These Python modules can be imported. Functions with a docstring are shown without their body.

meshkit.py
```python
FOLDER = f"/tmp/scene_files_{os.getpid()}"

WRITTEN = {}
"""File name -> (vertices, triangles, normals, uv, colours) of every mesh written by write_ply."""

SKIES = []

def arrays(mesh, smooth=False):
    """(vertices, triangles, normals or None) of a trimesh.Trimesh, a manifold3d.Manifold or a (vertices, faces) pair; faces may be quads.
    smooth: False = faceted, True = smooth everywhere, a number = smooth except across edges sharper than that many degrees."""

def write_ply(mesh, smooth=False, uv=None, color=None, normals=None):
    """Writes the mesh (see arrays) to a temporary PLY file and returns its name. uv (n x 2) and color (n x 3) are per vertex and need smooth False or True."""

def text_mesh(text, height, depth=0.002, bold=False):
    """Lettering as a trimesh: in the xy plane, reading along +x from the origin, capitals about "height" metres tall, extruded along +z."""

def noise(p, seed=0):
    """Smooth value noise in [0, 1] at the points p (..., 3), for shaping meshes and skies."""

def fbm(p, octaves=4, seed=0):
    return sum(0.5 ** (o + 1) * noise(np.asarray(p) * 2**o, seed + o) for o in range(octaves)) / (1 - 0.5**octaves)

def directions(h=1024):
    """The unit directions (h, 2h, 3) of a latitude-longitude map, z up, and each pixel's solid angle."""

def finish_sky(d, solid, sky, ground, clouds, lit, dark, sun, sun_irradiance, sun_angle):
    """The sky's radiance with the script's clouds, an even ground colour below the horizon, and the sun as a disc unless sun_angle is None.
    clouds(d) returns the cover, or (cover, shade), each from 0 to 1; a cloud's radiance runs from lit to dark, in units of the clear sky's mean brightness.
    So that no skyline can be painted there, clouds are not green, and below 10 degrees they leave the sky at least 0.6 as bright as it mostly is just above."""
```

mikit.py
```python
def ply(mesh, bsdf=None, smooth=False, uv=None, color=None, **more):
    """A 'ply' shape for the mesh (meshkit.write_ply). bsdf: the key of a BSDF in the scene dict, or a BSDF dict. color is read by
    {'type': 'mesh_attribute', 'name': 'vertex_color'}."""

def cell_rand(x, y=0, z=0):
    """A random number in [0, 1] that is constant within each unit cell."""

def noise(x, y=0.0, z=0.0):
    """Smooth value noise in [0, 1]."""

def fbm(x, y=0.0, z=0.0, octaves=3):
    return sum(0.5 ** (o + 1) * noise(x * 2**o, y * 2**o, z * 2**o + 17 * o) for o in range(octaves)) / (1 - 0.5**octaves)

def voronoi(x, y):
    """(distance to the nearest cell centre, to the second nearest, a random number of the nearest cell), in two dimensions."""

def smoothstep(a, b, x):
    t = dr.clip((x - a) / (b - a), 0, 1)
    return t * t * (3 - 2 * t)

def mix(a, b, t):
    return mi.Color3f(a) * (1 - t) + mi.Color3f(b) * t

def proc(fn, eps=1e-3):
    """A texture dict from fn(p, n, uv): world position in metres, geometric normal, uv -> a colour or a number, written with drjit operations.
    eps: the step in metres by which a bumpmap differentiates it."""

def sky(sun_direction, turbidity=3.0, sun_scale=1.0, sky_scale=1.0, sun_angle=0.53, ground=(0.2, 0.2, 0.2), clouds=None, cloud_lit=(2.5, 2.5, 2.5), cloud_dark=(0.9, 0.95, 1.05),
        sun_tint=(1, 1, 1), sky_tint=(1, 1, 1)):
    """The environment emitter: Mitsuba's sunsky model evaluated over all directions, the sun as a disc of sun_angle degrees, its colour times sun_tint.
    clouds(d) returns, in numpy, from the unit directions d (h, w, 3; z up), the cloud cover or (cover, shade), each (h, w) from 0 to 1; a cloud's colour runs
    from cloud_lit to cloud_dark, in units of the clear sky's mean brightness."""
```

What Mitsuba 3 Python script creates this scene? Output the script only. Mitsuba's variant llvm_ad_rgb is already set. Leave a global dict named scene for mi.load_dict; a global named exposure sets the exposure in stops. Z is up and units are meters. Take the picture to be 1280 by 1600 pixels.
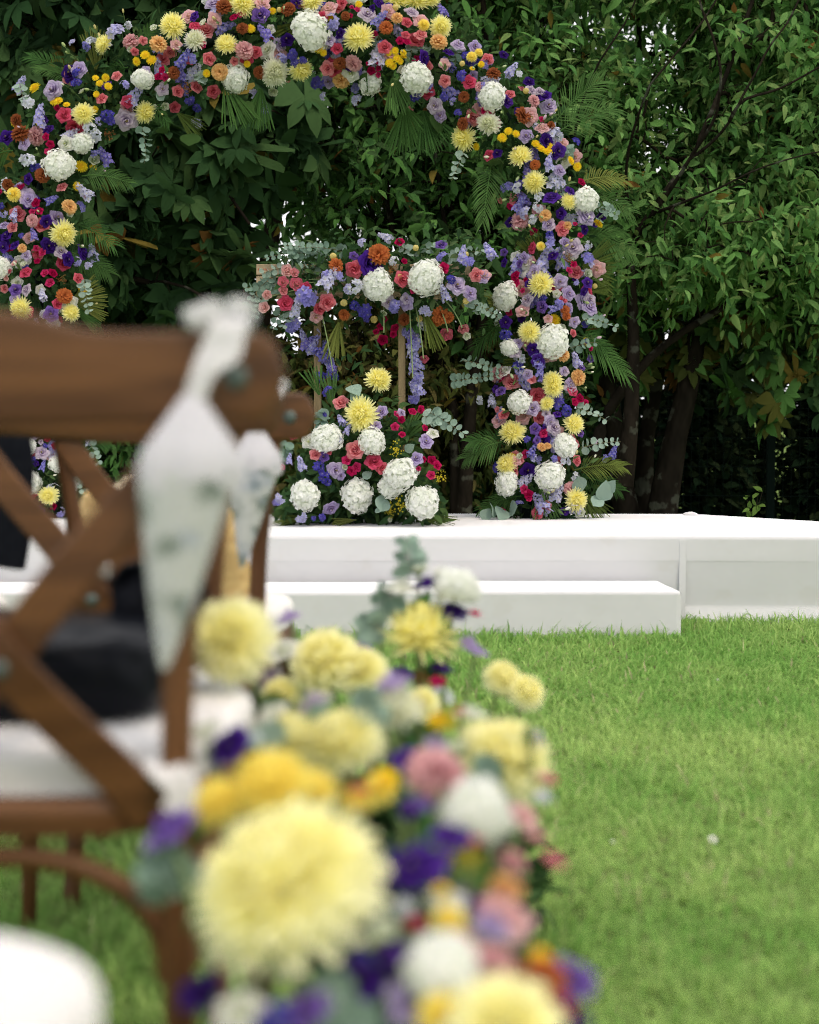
import math, random
import numpy as np, trimesh, mitsuba as mi, mikit, meshkit
from mikit import proc, fbm, noise, voronoi, smoothstep, mix, cell_rand
import drjit as dr

rng = np.random.default_rng(7)
random.seed(7)
scene, labels = {}, {}
T4 = mi.ScalarTransform4f

# ------------------------------------------------------------------ camera, sky, exposure
CAM = np.array([0.0, 0.0, 0.81])
F = 2500.0                                    # focal length in photo pixels (1280 wide)
PITCH = math.atan(150 / F)
FWD = np.array([0, math.cos(PITCH), -math.sin(PITCH)])
UP = np.array([0, math.sin(PITCH), math.cos(PITCH)])
RIGHT = np.array([1.0, 0, 0])
FOCUS = 7.2
scene['camera'] = {'type': 'thinlens', 'fov': math.degrees(2 * math.atan(640 / F)), 'fov_axis': 'x',
                   'aperture_radius': 0.0098, 'focus_distance': FOCUS, 'near_clip': 0.05, 'far_clip': 2000.0,
                   'to_world': T4().look_at(origin=CAM.tolist(), target=(CAM + FWD).tolist(), up=[0, 0, 1])}
scene['sky'] = mikit.sky((0.32, -0.45, 0.83), turbidity=3, sun_scale=0.30, sun_angle=16, clouds=lambda d: 1.0,
                         cloud_lit=(4.2, 4.2, 4.25))
exposure = 1.8


def P(u, v, s):
    """The point seen at photo pixel (u, v) at the distance where one metre spans s pixels."""
    zc = F / s
    return CAM + zc * (FWD + (u - 640) / F * RIGHT - (v - 800) / F * UP)


# ------------------------------------------------------------------ materials
VC = {'type': 'mesh_attribute', 'name': 'vertex_color'}


def thin(key, rough, trans, spec=0.5):
    scene[key] = {'type': 'principledthin', 'base_color': VC, 'roughness': rough, 'diff_trans': trans, 'spec_trans': 0.0,
                  'eta': 1.3 + 0.2 * spec}


thin('mat_petal', 0.7, 1.0, 0.2)
thin('mat_leaf', 0.36, 0.6, 0.8)
thin('mat_grass', 0.5, 0.9, 0.4)


def two(d):
    return {'type': 'twosided', 'bsdf': d}


def wood_fn(ax, c0, c1, c2, k=1.0):
    def fn(p, n, uv):
        q = [p.x, p.y, p.z]
        st = [34.0 * k, 34.0 * k, 34.0 * k]
        st[ax] = 2.2 * k
        g = fbm(q[0] * st[0], q[1] * st[1], q[2] * st[2], 4)
        g2 = noise(q[0] * st[0] * 5, q[1] * st[1] * 5, q[2] * st[2] * 5)
        c = mix(c0, c1, smoothstep(0.3, 0.72, g))
        return mix(c, c2, 0.35 * smoothstep(0.6, 0.9, g2))
    return fn


scene['mat_chair'] = {'type': 'principled', 'base_color': proc(wood_fn(0, (0.064, 0.025, 0.007), (0.130, 0.055, 0.017), (0.030, 0.011, 0.003))),
                      'roughness': 0.46, 'specular': 0.3}
scene['mat_chair_v'] = {'type': 'principled', 'base_color': proc(wood_fn(2, (0.064, 0.024, 0.007), (0.125, 0.052, 0.016), (0.030, 0.011, 0.003))),
                        'roughness': 0.46, 'specular': 0.3}
scene['mat_plank'] = {'type': 'principled', 'base_color': proc(wood_fn(0, (0.30, 0.225, 0.14), (0.42, 0.325, 0.21), (0.22, 0.15, 0.09), 1.4)), 'roughness': 0.7}
scene['mat_post'] = {'type': 'principled', 'base_color': proc(wood_fn(2, (0.19, 0.135, 0.06), (0.29, 0.21, 0.105), (0.12, 0.08, 0.04), 1.4)), 'roughness': 0.7}


def cloth_fn(p, n, uv):
    return 0.0055 * fbm(p.x * 5, p.y * 5, p.z * 2, 3) + 0.00025 * noise(p.x * 160, p.y * 160, p.z * 160)


def cloth_col(p, n, uv):
    g = fbm(p.x * 3.1 + 4, p.y * 3.1, p.z * 7, 4)
    st = smoothstep(0.60, 0.78, fbm(p.x * 9, p.y * 9 + 3, p.z * 9, 4))
    return mix(mix((0.545, 0.545, 0.56), (0.59, 0.59, 0.605), g), (0.50, 0.485, 0.46), 0.3 * st)


scene['mat_stage'] = two({'type': 'bumpmap', 'arbitrary': proc(cloth_fn), 'scale': 1.0,
                          'bsdf': {'type': 'principled', 'base_color': proc(cloth_col), 'roughness': 0.75, 'sheen': 0.3}})
scene['mat_cushion'] = two({'type': 'principled', 'base_color': proc(lambda p, n, uv: mix((0.56, 0.545, 0.535), (0.60, 0.585, 0.575), fbm(p.x * 30, p.y * 30, p.z * 30))), 'roughness': 0.8, 'sheen': 0.3})
scene['mat_ribbon'] = {'type': 'principledthin', 'base_color': {'type': 'rgb', 'value': [0.80, 0.795, 0.81]}, 'roughness': 0.4, 'diff_trans': 0.7}
scene['mat_tulle'] = {'type': 'principledthin', 'base_color': {'type': 'rgb', 'value': [0.76, 0.75, 0.80]}, 'roughness': 0.6, 'diff_trans': 0.8}


def print_fn(p, n, uv):
    a = fbm(p.x * 48 + 3, p.y * 48, p.z * 40, 4)
    b = fbm(p.x * 38 + 9, p.y * 38 + 5, p.z * 34, 4)
    c = mix((0.70, 0.72, 0.71), (0.27, 0.32, 0.28), smoothstep(0.52, 0.70, a))
    return mix(c, (0.40, 0.47, 0.62), 0.5 * smoothstep(0.56, 0.72, b))


scene['mat_paper'] = {'type': 'principledthin', 'base_color': proc(print_fn), 'roughness': 0.6, 'diff_trans': 0.7}
scene['mat_black'] = two({'type': 'principled', 'base_color': {'type': 'rgb', 'value': [0.005, 0.006, 0.009]}, 'roughness': 0.36, 'specular': 0.10})
scene['mat_wool'] = two({'type': 'diffuse', 'reflectance': proc(lambda p, n, uv: mix((0.006, 0.007, 0.010), (0.012, 0.013, 0.017), fbm(p.x * 60, p.y * 60, p.z * 60)))})
scene['mat_steel'] = {'type': 'roughconductor', 'material': 'Al', 'alpha': 0.25}
scene['mat_screw'] = two({'type': 'principled', 'base_color': {'type': 'rgb', 'value': [0.10, 0.13, 0.12]}, 'metallic': 0.6, 'roughness': 0.4})


def straw_fn(p, n, uv):
    w = noise(p.x * 30, p.y * 30, p.z * 140)
    return mix((0.36, 0.21, 0.06), (0.66, 0.46, 0.18), w)


scene['mat_straw'] = two({'type': 'principled', 'base_color': proc(straw_fn), 'roughness': 0.7})
scene['mat_cream'] = two({'type': 'diffuse', 'reflectance': {'type': 'rgb', 'value': [0.72, 0.62, 0.45]}})
scene['mat_red_print'] = two({'type': 'diffuse', 'reflectance': {'type': 'rgb', 'value': [0.45, 0.10, 0.07]}})


def bark_fn(p, n, uv):
    g = fbm(p.x * 26, p.y * 26, p.z * 9, 4)
    l = fbm(p.x * 13 + 7, p.y * 13, p.z * 11, 4)
    c = mix((0.008, 0.007, 0.006), (0.030, 0.024, 0.018), g)
    return mix(c, (0.085, 0.09, 0.07), 0.7 * smoothstep(0.60, 0.70, l))


scene['mat_bark'] = two({'type': 'bumpmap', 'arbitrary': proc(lambda p, n, uv: 0.02 * fbm(p.x * 30, p.y * 30, p.z * 12, 4)), 'scale': 1.0,
                         'bsdf': {'type': 'diffuse', 'reflectance': proc(bark_fn)}})
scene['mat_twig'] = two({'type': 'diffuse', 'reflectance': {'type': 'rgb', 'value': [0.022, 0.018, 0.013]}})
scene['mat_fence'] = two({'type': 'principled', 'base_color': {'type': 'rgb', 'value': [0.004, 0.010, 0.008]}, 'roughness': 0.85, 'specular': 0.1})


def soil_fn(p, n, uv):
    g = fbm(p.x * 2.3, p.y * 2.3, 0, 4)
    f = fbm(p.x * 40, p.y * 40, 1, 3)
    c = mix((0.130, 0.210, 0.060), (0.190, 0.270, 0.085), g)
    return mix(c, (0.060, 0.048, 0.028), 0.6 * smoothstep(0.5, 0.7, f))


scene['mat_ground'] = two({'type': 'diffuse', 'reflectance': proc(soil_fn)})

# ------------------------------------------------------------------ helpers
used = {}


def key_for(name):
    k = used.get(name, 0)
    used[name] = k + 1
    return name if k == 0 else f'{name}_{k:03d}'


def put(shape, name, parent=None, **props):
    key = key_for(f'{parent}__{name}' if parent else name)
    scene[key] = shape
    if props:
        labels[key] = props
    return key


def thing(name, label, category, group=None):
    key = key_for(name)
    labels[key] = {'label': label, 'category': category}
    if group:
        labels[key]['group'] = group
    return key


class MB:
    """Gathers pieces into one mesh."""
    def __init__(self):
        self.v, self.f, self.c, self.n = [], [], [], 0

    def add(self, v, f, c=None):
        v = np.asarray(v, float)
        self.v.append(v)
        self.f.append(np.asarray(f, int) + self.n)
        self.c.append(np.broadcast_to(np.asarray(c if c is not None else (0.5, 0.5, 0.5), float), (len(v), 3)))
        self.n += len(v)
        return self

    def mesh(self):
        return np.vstack(self.v), np.vstack(self.f)

    def ply(self, mat, smooth=True, color=True):
        v, f = self.mesh()
        if smooth not in (True, False):
            return mikit.ply((v, f), mat, smooth=smooth)
        return mikit.ply((v, f), mat, smooth=smooth, color=np.vstack(self.c) if color else None)


def unit(a):
    a = np.asarray(a, float)
    return a / (np.linalg.norm(a, axis=-1, keepdims=True) + 1e-12)


def basis(n, roll=0.0):
    """Columns x, y, z with z along n."""
    n = unit(n)
    a = np.cross([0, 0, 1.0] if abs(n[2]) < 0.95 else [0, 1.0, 0], n)
    a = unit(a)
    b = np.cross(n, a)
    c, s = math.cos(roll), math.sin(roll)
    return np.stack([a * c + b * s, -a * s + b * c, n], 1)


def mat4(R, t, s=1.0):
    m = np.eye(4)
    m[:3, :3] = R * s
    m[:3, 3] = t
    return m


def tr(m):
    return T4(m.tolist())


def smooth_path(pts, n):
    pts = np.asarray(pts, float)
    d = np.r_[0, np.cumsum(np.linalg.norm(np.diff(pts, axis=0), axis=1))]
    from scipy.interpolate import PchipInterpolator
    return np.stack([PchipInterpolator(d, pts[:, k])(np.linspace(0, d[-1], n)) for k in range(pts.shape[1])], 1)


def sweep(points, w, t, side=None, corner=0.25, cap=True):
    """A bar along points with a rounded rectangular section: w along side, t along the third direction."""
    p = np.asarray(points, float)
    n = len(p)
    w, t = np.broadcast_to(w, (n,)), np.broadcast_to(t, (n,))
    tan = unit(np.gradient(p, axis=0))
    side = np.broadcast_to(np.asarray(side if side is not None else (0, 0, 1.0), float), (n, 3))
    b = unit(np.cross(tan, side))
    a = np.cross(b, tan)
    k = corner
    prof = []
    for sx, sy in ((1, 1), (-1, 1), (-1, -1), (1, -1)):
        for i in range(4):
            ang = {(1, 1): 0, (-1, 1): 90, (-1, -1): 180, (1, -1): 270}[(sx, sy)] + 30 * i
            prof.append((sx * (0.5, 0.5)[0], sy * 0.5, math.cos(math.radians(ang)), math.sin(math.radians(ang))))
    rings = []
    for i in range(n):
        r = k * min(w[i], t[i])
        ring = [a[i] * (sx * w[i] - math.copysign(r, sx) + r * cx) + b[i] * (sy * t[i] - math.copysign(r, sy) + r * cy) for sx, sy, cx, cy in prof]
        rings.append(p[i] + np.array(ring))
    m = len(prof)
    v = np.vstack(rings)
    f = []
    for i in range(n - 1):
        for j in range(m):
            j2 = (j + 1) % m
            f += [[i * m + j, (i + 1) * m + j2, (i + 1) * m + j], [i * m + j, i * m + j2, (i + 1) * m + j2]]
    if cap:
        v = np.vstack([v, p[0], p[-1]])
        for j in range(m):
            j2 = (j + 1) % m
            f += [[j, n * m, j2], [(n - 1) * m + j, (n - 1) * m + j2, n * m + 1]]
    return v, np.array(f)


def tube(points, radii, sides=6):
    p = np.asarray(points, float)
    n = len(p)
    r = np.broadcast_to(radii, (n,))
    tan = unit(np.gradient(p, axis=0))
    a = unit(np.cross(tan, np.where(np.abs(tan[:, 2:]) < 0.9, [0, 0, 1.0], [1.0, 0, 0])))
    b = np.cross(tan, a)
    ang = np.arange(sides) * 2 * np.pi / sides
    v = p[:, None] + r[:, None, None] * (np.cos(ang)[None, :, None] * a[:, None] + np.sin(ang)[None, :, None] * b[:, None])
    i, j = np.meshgrid(np.arange(n - 1), np.arange(sides), indexing='ij')
    q = np.stack([i * sides + j, i * sides + (j + 1) % sides, (i + 1) * sides + (j + 1) % sides, (i + 1) * sides + j], -1).reshape(-1, 4)
    f = np.vstack([q[:, [0, 1, 2]], q[:, [0, 2, 3]]])
    v = np.vstack([v.reshape(-1, 3), p[0], p[-1]])
    j = np.arange(sides)
    f = np.vstack([f, np.stack([j, (j + 1) % sides, j * 0 + n * sides], 1)[:, ::-1], np.stack([j, (j + 1) % sides, j * 0 + n * sides], 1) + [(n - 1) * sides, (n - 1) * sides, 1]])
    return v, f


def grid_faces(nu, nv):
    i, j = np.meshgrid(np.arange(nu - 1), np.arange(nv - 1), indexing='ij')
    q = np.stack([i * nv + j, (i + 1) * nv + j, (i + 1) * nv + j + 1, i * nv + j + 1], -1).reshape(-1, 4)
    return np.vstack([q[:, [0, 1, 2]], q[:, [0, 2, 3]]])


def lathe(prof, sides=32, wob=None):
    prof = np.asarray(prof, float)
    ang = np.arange(sides + 1) * 2 * np.pi / sides
    r = prof[:, :1] * (np.ones_like(ang)[None] if wob is None else wob(prof[:, 1:2], ang[None]))
    v = np.stack([r * np.cos(ang), r * np.sin(ang), np.broadcast_to(prof[:, 1:2], r.shape)], -1).reshape(-1, 3)
    return v, grid_faces(len(prof), sides + 1)


def rounded_prism(poly, z0, z1, r=0.01, n=4):
    """An outline (m x 2, counter-clockwise) as a slab with a rounded top edge."""
    from shapely.geometry import Polygon
    pg = Polygon(poly)
    mb = trimesh.creation.extrude_polygon(pg, z1 - r - z0, engine='earcut')
    mb.apply_translation([0, 0, z0])
    parts = [mb]
    prev = None
    V, Fc = [], []
    m = len(poly)
    poly = np.asarray(poly, float)
    nrm = unit(np.roll(poly, -1, 0) - np.roll(poly, 1, 0))
    nrm = np.stack([nrm[:, 1], -nrm[:, 0]], 1)
    rings = []
    for k in range(n + 1):
        a = k / n * math.pi / 2
        rings.append(np.c_[poly - nrm * r * (1 - math.cos(a)), np.full(m, z1 - r + r * math.sin(a))])
    v = np.vstack(rings)
    f = []
    for k in range(n):
        for j in range(m):
            j2 = (j + 1) % m
            f += [[k * m + j, k * m + j2, (k + 1) * m + j2], [k * m + j, (k + 1) * m + j2, (k + 1) * m + j]]
    parts.append(trimesh.Trimesh(v, f, process=False))
    top = trimesh.creation.triangulate_polygon(Polygon(rings[-1][:, :2]), engine='earcut')
    parts.append(trimesh.Trimesh(np.c_[top[0], np.full(len(top[0]), z1)], top[1], process=False))
    return trimesh.util.concatenate(parts)


def tri_box(c, e):
    m = trimesh.creation.box(extents=e)
    m.apply_translation(c)
    return m


# ------------------------------------------------------------------ ground
def ground_z(x, y):
    return 0.0


g = np.linspace(-1, 1, 3)
put(mikit.ply(([[-300, -300, 0], [300, -300, 0], [300, 300, 0], [-300, 300, 0]], [[0, 1, 2], [0, 2, 3]]), 'mat_ground'), 'lawn', kind='structure')


def grass():
    r = np.random.default_rng(11)
    zones = [(1.0, 2.6, 9500), (2.6, 4.2, 8500), (4.2, 6.25, 7500)]
    X = []
    for y0, y1, dens in zones:
        hw = 0.27 * y1 + 0.7
        n = int(dens * (y1 - y0) * 2 * hw)
        X.append(np.c_[r.uniform(-hw, hw, n), r.uniform(y0, y1, n)])
    X.append(np.c_[r.uniform(-4, 4, 9000), r.uniform(7.4, 9.6, 9000)])
    X.append(np.c_[r.uniform(1.2, 3.2, 9000), r.uniform(6.9, 8.6, 9000)])
    X = np.vstack(X)
    n = len(X)
    patch = meshkit.fbm(np.c_[X * 2.1, np.zeros(n)], 4, 3)
    fine = meshkit.noise(np.c_[X * 14, np.zeros(n)], 5)
    clump = meshkit.noise(np.c_[X * 31, np.zeros(n)], 8)
    h = r.uniform(0.020, 0.052, n) * (0.40 + 0.6 * fine + 0.85 * clump ** 2)
    h[X[:, 1] > 5.6] *= 1.25
    w = r.uniform(0.0013, 0.0027, n) * np.where(X[:, 1] > 4.2, 1.3, 1.0)
    az = r.uniform(0, 2 * np.pi, n)
    lean = r.beta(2.2, 1.4, n) * 1.4
    d = np.stack([np.cos(az), np.sin(az)], 1)
    side = np.stack([-d[:, 1], d[:, 0], np.zeros(n)], 1)
    tw = r.uniform(-1, 1, n)[:, None]
    side = unit(side + tw * np.c_[d, np.zeros(n)])
    base = np.c_[X, np.zeros(n)]
    mid = base + np.c_[d * (np.sin(lean * 0.6) * h * 0.55)[:, None], np.cos(lean * 0.6) * h * 0.55]
    tip = mid + np.c_[d * (np.sin(lean * 1.5) * h * 0.5)[:, None], np.cos(lean * 1.5) * h * 0.5]
    V = np.stack([base - side * w[:, None], base + side * w[:, None], mid - side * w[:, None] * 0.9, mid + side * w[:, None] * 0.9, tip], 1)
    k = np.arange(n)[:, None] * 5
    Fc = np.concatenate([k + [0, 1, 3], k + [0, 3, 2], k + [2, 3, 4]], 0)
    a, b, c = np.array([0.215, 0.410, 0.100]), np.array([0.420, 0.575, 0.190]), np.array([0.55, 0.52, 0.30])
    t = np.clip(patch * 1.8 - 0.6 + 0.45 * (clump - 0.3) + 0.3 * (fine - 0.5) + r.normal(0, 0.22, n), 0, 1)[:, None]
    col = a * (1 - t) + b * t
    dry = (r.random(n) < 0.015 + 0.025 * np.clip(meshkit.fbm(np.c_[X * 3.3, np.ones(n)], 3, 12) - 0.45, 0, 1) * 4)[:, None]
    col = np.where(dry, c * r.uniform(0.6, 1.1, n)[:, None], col) * r.uniform(0.8, 1.2, n)[:, None]
    col = np.repeat(col[:, None], 5, 1)
    put(mikit.ply((V.reshape(-1, 3), Fc), 'mat_grass', smooth=True, color=col.reshape(-1, 3)), 'grass', kind='stuff',
        label='short mown green grass of the lawn in front of the white stage', category='grass')


grass()

# ------------------------------------------------------------------ the stage and the step
HS = 0.342


def stage():
    st = thing('stage', 'low white cloth-covered platform with angled sides under the flower arch', 'stage')
    poly = np.array([(-2.9, 6.75), (-1.9, 6.235), (1.07, 6.235), (2.1, 6.165), (2.75, 6.3), (1.85, 7.1), (1.36, 7.66), (-1.9, 7.72), (-2.9, 7.3)])
    deck = rounded_prism(poly, HS - 0.03, HS, 0.014, 4)
    put(mikit.ply(deck, 'mat_stage', smooth=40), 'deck', st)
    inset = 0.008
    c = poly.mean(0)
    for k in range(len(poly)):
        a, b = poly[k], poly[(k + 1) % len(poly)]
        t = unit(b - a)
        nr = np.array([t[1], -t[0]])
        L = np.linalg.norm(b - a)
        nx = max(2, int(L / 0.05))
        xs = np.linspace(0.0, 1.0, nx)

        zs = np.array([0.0, 0.012, 0.03, 0.05, 0.062, 0.075, 0.12, 0.17, 0.22, HS - 0.104, HS - 0.099, HS - 0.094, HS - 0.07, HS - 0.045, HS - 0.018])
        off = np.interp(zs, [0.0, 0.062, 0.075, HS - 0.104, HS - 0.094, HS - 0.018], [0.010, -0.016, -0.018, -0.0008, 0.0016, 0.0015])
        X, Z = np.meshgrid(xs, zs, indexing='ij')
        w = 0.004 * (meshkit.fbm(np.stack([X * L * 2.2, Z * 3, np.full_like(X, k)], -1), 3, 9) - 0.5) * (Z < HS - 0.1)
        pos = a[None, None] + (b - a)[None, None] * X[..., None] + nr[None, None] * (off[None] + w)[..., None]
        put(mikit.ply((np.concatenate([pos, Z[..., None]], -1).reshape(-1, 3), grid_faces(nx, len(zs))), 'mat_stage', smooth=True), 'skirt', st)
    # the seam post between the two front panels, and the knot of cloth at the back edge
    put(mikit.ply(sweep([(1.068, 6.2325, 0.0), (1.068, 6.2325, HS - 0.018)], 0.026, 0.006, (1, 0, 0)), 'mat_stage', smooth=30), 'seam', st)
    m = trimesh.creation.icosphere(3, 1.0)
    m.vertices = m.vertices * [0.036, 0.03, 0.012] + P(1078, 805, 330) + meshkit.fbm(m.vertices * 2, 3)[:, None] * 0.006
    put(mikit.ply(m, 'mat_stage', smooth=True), 'cloth_knot', st)

    sp = thing('step', 'long white cloth-covered step in front of the stage', 'step')
    for x0, x1, dz in ((-2.2, -0.102, -0.003), (-0.098, 0.995, 0.0)):
        pl = np.array([(x0, 5.81), (x1 - 0.02, 5.81), (x1, 5.83), (x1 - 0.03, 6.205), (x0, 6.205)]) if x1 > 0 else np.array([(x0, 5.812), (x1, 5.812), (x1, 6.19), (x0, 6.19)])
        m = rounded_prism(pl, 0.0, 0.17 + dz, 0.012, 4)
        put(mikit.ply(m, 'mat_stage', smooth=40), 'module', sp)


stage()

# ------------------------------------------------------------------ leaves, twigs and trees


def leaf_shape(L, W, droop=0.25, fold=0.25, p=0.8, seg=4):
    """A leaf along +x with its face to +z."""
    u = np.linspace(0, 1, seg + 1)
    wd = W * 0.5 * np.sin(np.pi * u ** p) ** 0.9
    z = -droop * L * u ** 2
    mid = np.stack([u * L, 0 * u, z], 1)
    v = [mid]
    inner = np.arange(1, seg)
    for s in (1, -1):
        v.append(np.stack([u[inner] * L, s * wd[inner], z[inner] + fold * wd[inner]], 1))
    v = np.vstack(v)
    n = seg + 1
    f = []
    for s, o in ((1, n), (-1, n + seg - 1)):
        e = [0] + [o + i for i in range(seg - 1)] + [seg]
        for i in range(seg):
            q = [i, i + 1, e[i + 1], e[i]]
            for t in ([q[0], q[1], q[2]], [q[0], q[2], q[3]]):
                if len(set(t)) == 3:
                    f.append(t if s < 0 else t[::-1])
    return v, np.array(f)


def chestnut_leaf(r, L=0.17):
    mb = MB()
    k = r.integers(5, 8)
    for i in range(k):
        a = math.radians((i - (k - 1) / 2) * r.uniform(34, 44))
        l = L * (1 - 0.22 * abs(i - (k - 1) / 2) / 2) * r.uniform(0.9, 1.1)
        v, f = leaf_shape(l, l * 0.40, r.uniform(0.2, 0.5), r.uniform(0.2, 0.45), 1.35, 5)
        c, s = math.cos(a), math.sin(a)
        v = v @ np.array([[c, s, 0], [-s, c, 0], [0, 0, 1]])
        v[:, 2] -= 0.02 * abs(a)
        mb.add(v, f)
    v, f = tube([(-0.10, 0, 0.03), (-0.05, 0, 0.008), (0, 0, 0)], 0.0016, 3)
    return mb.add(v, f)


def bake(protos, which, mats, cols):
    """Copies of the prototypes under the matrices as (V, F, C)."""
    V, Fc, C, n = [], [], [], 0
    for k, (v, f) in enumerate(protos):
        idx = np.nonzero(which == k)[0]
        if not len(idx):
            continue
        M = mats[idx]
        vs = np.einsum('kij,nj->kni', M[:, :3, :3], v) + M[:, None, :3, 3]
        fs = f[None] + (np.arange(len(idx)) * len(v))[:, None, None] + n
        V.append(vs.reshape(-1, 3))
        Fc.append(fs.reshape(-1, 3))
        C.append(np.repeat(cols[idx], len(v), 0))
        n += len(idx) * len(v)
    return np.vstack(V), np.vstack(Fc), np.vstack(C)


def many_basis(x, z):
    """Rotation matrices with the first column along x and the third close to z."""
    x = unit(x)
    y = unit(np.cross(z, x))
    return np.stack([x, y, np.cross(x, y)], 2)


def in_view(p, margin=30):
    q = p - CAM
    d = q @ FWD
    u, v = 640 + F * (q @ RIGHT) / d, 800 - F * (q @ UP) / d
    return (d > 1) & (u > -margin) & (u < 1280 + margin) & (v > -margin) & (v < 1600 + margin), d


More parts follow.
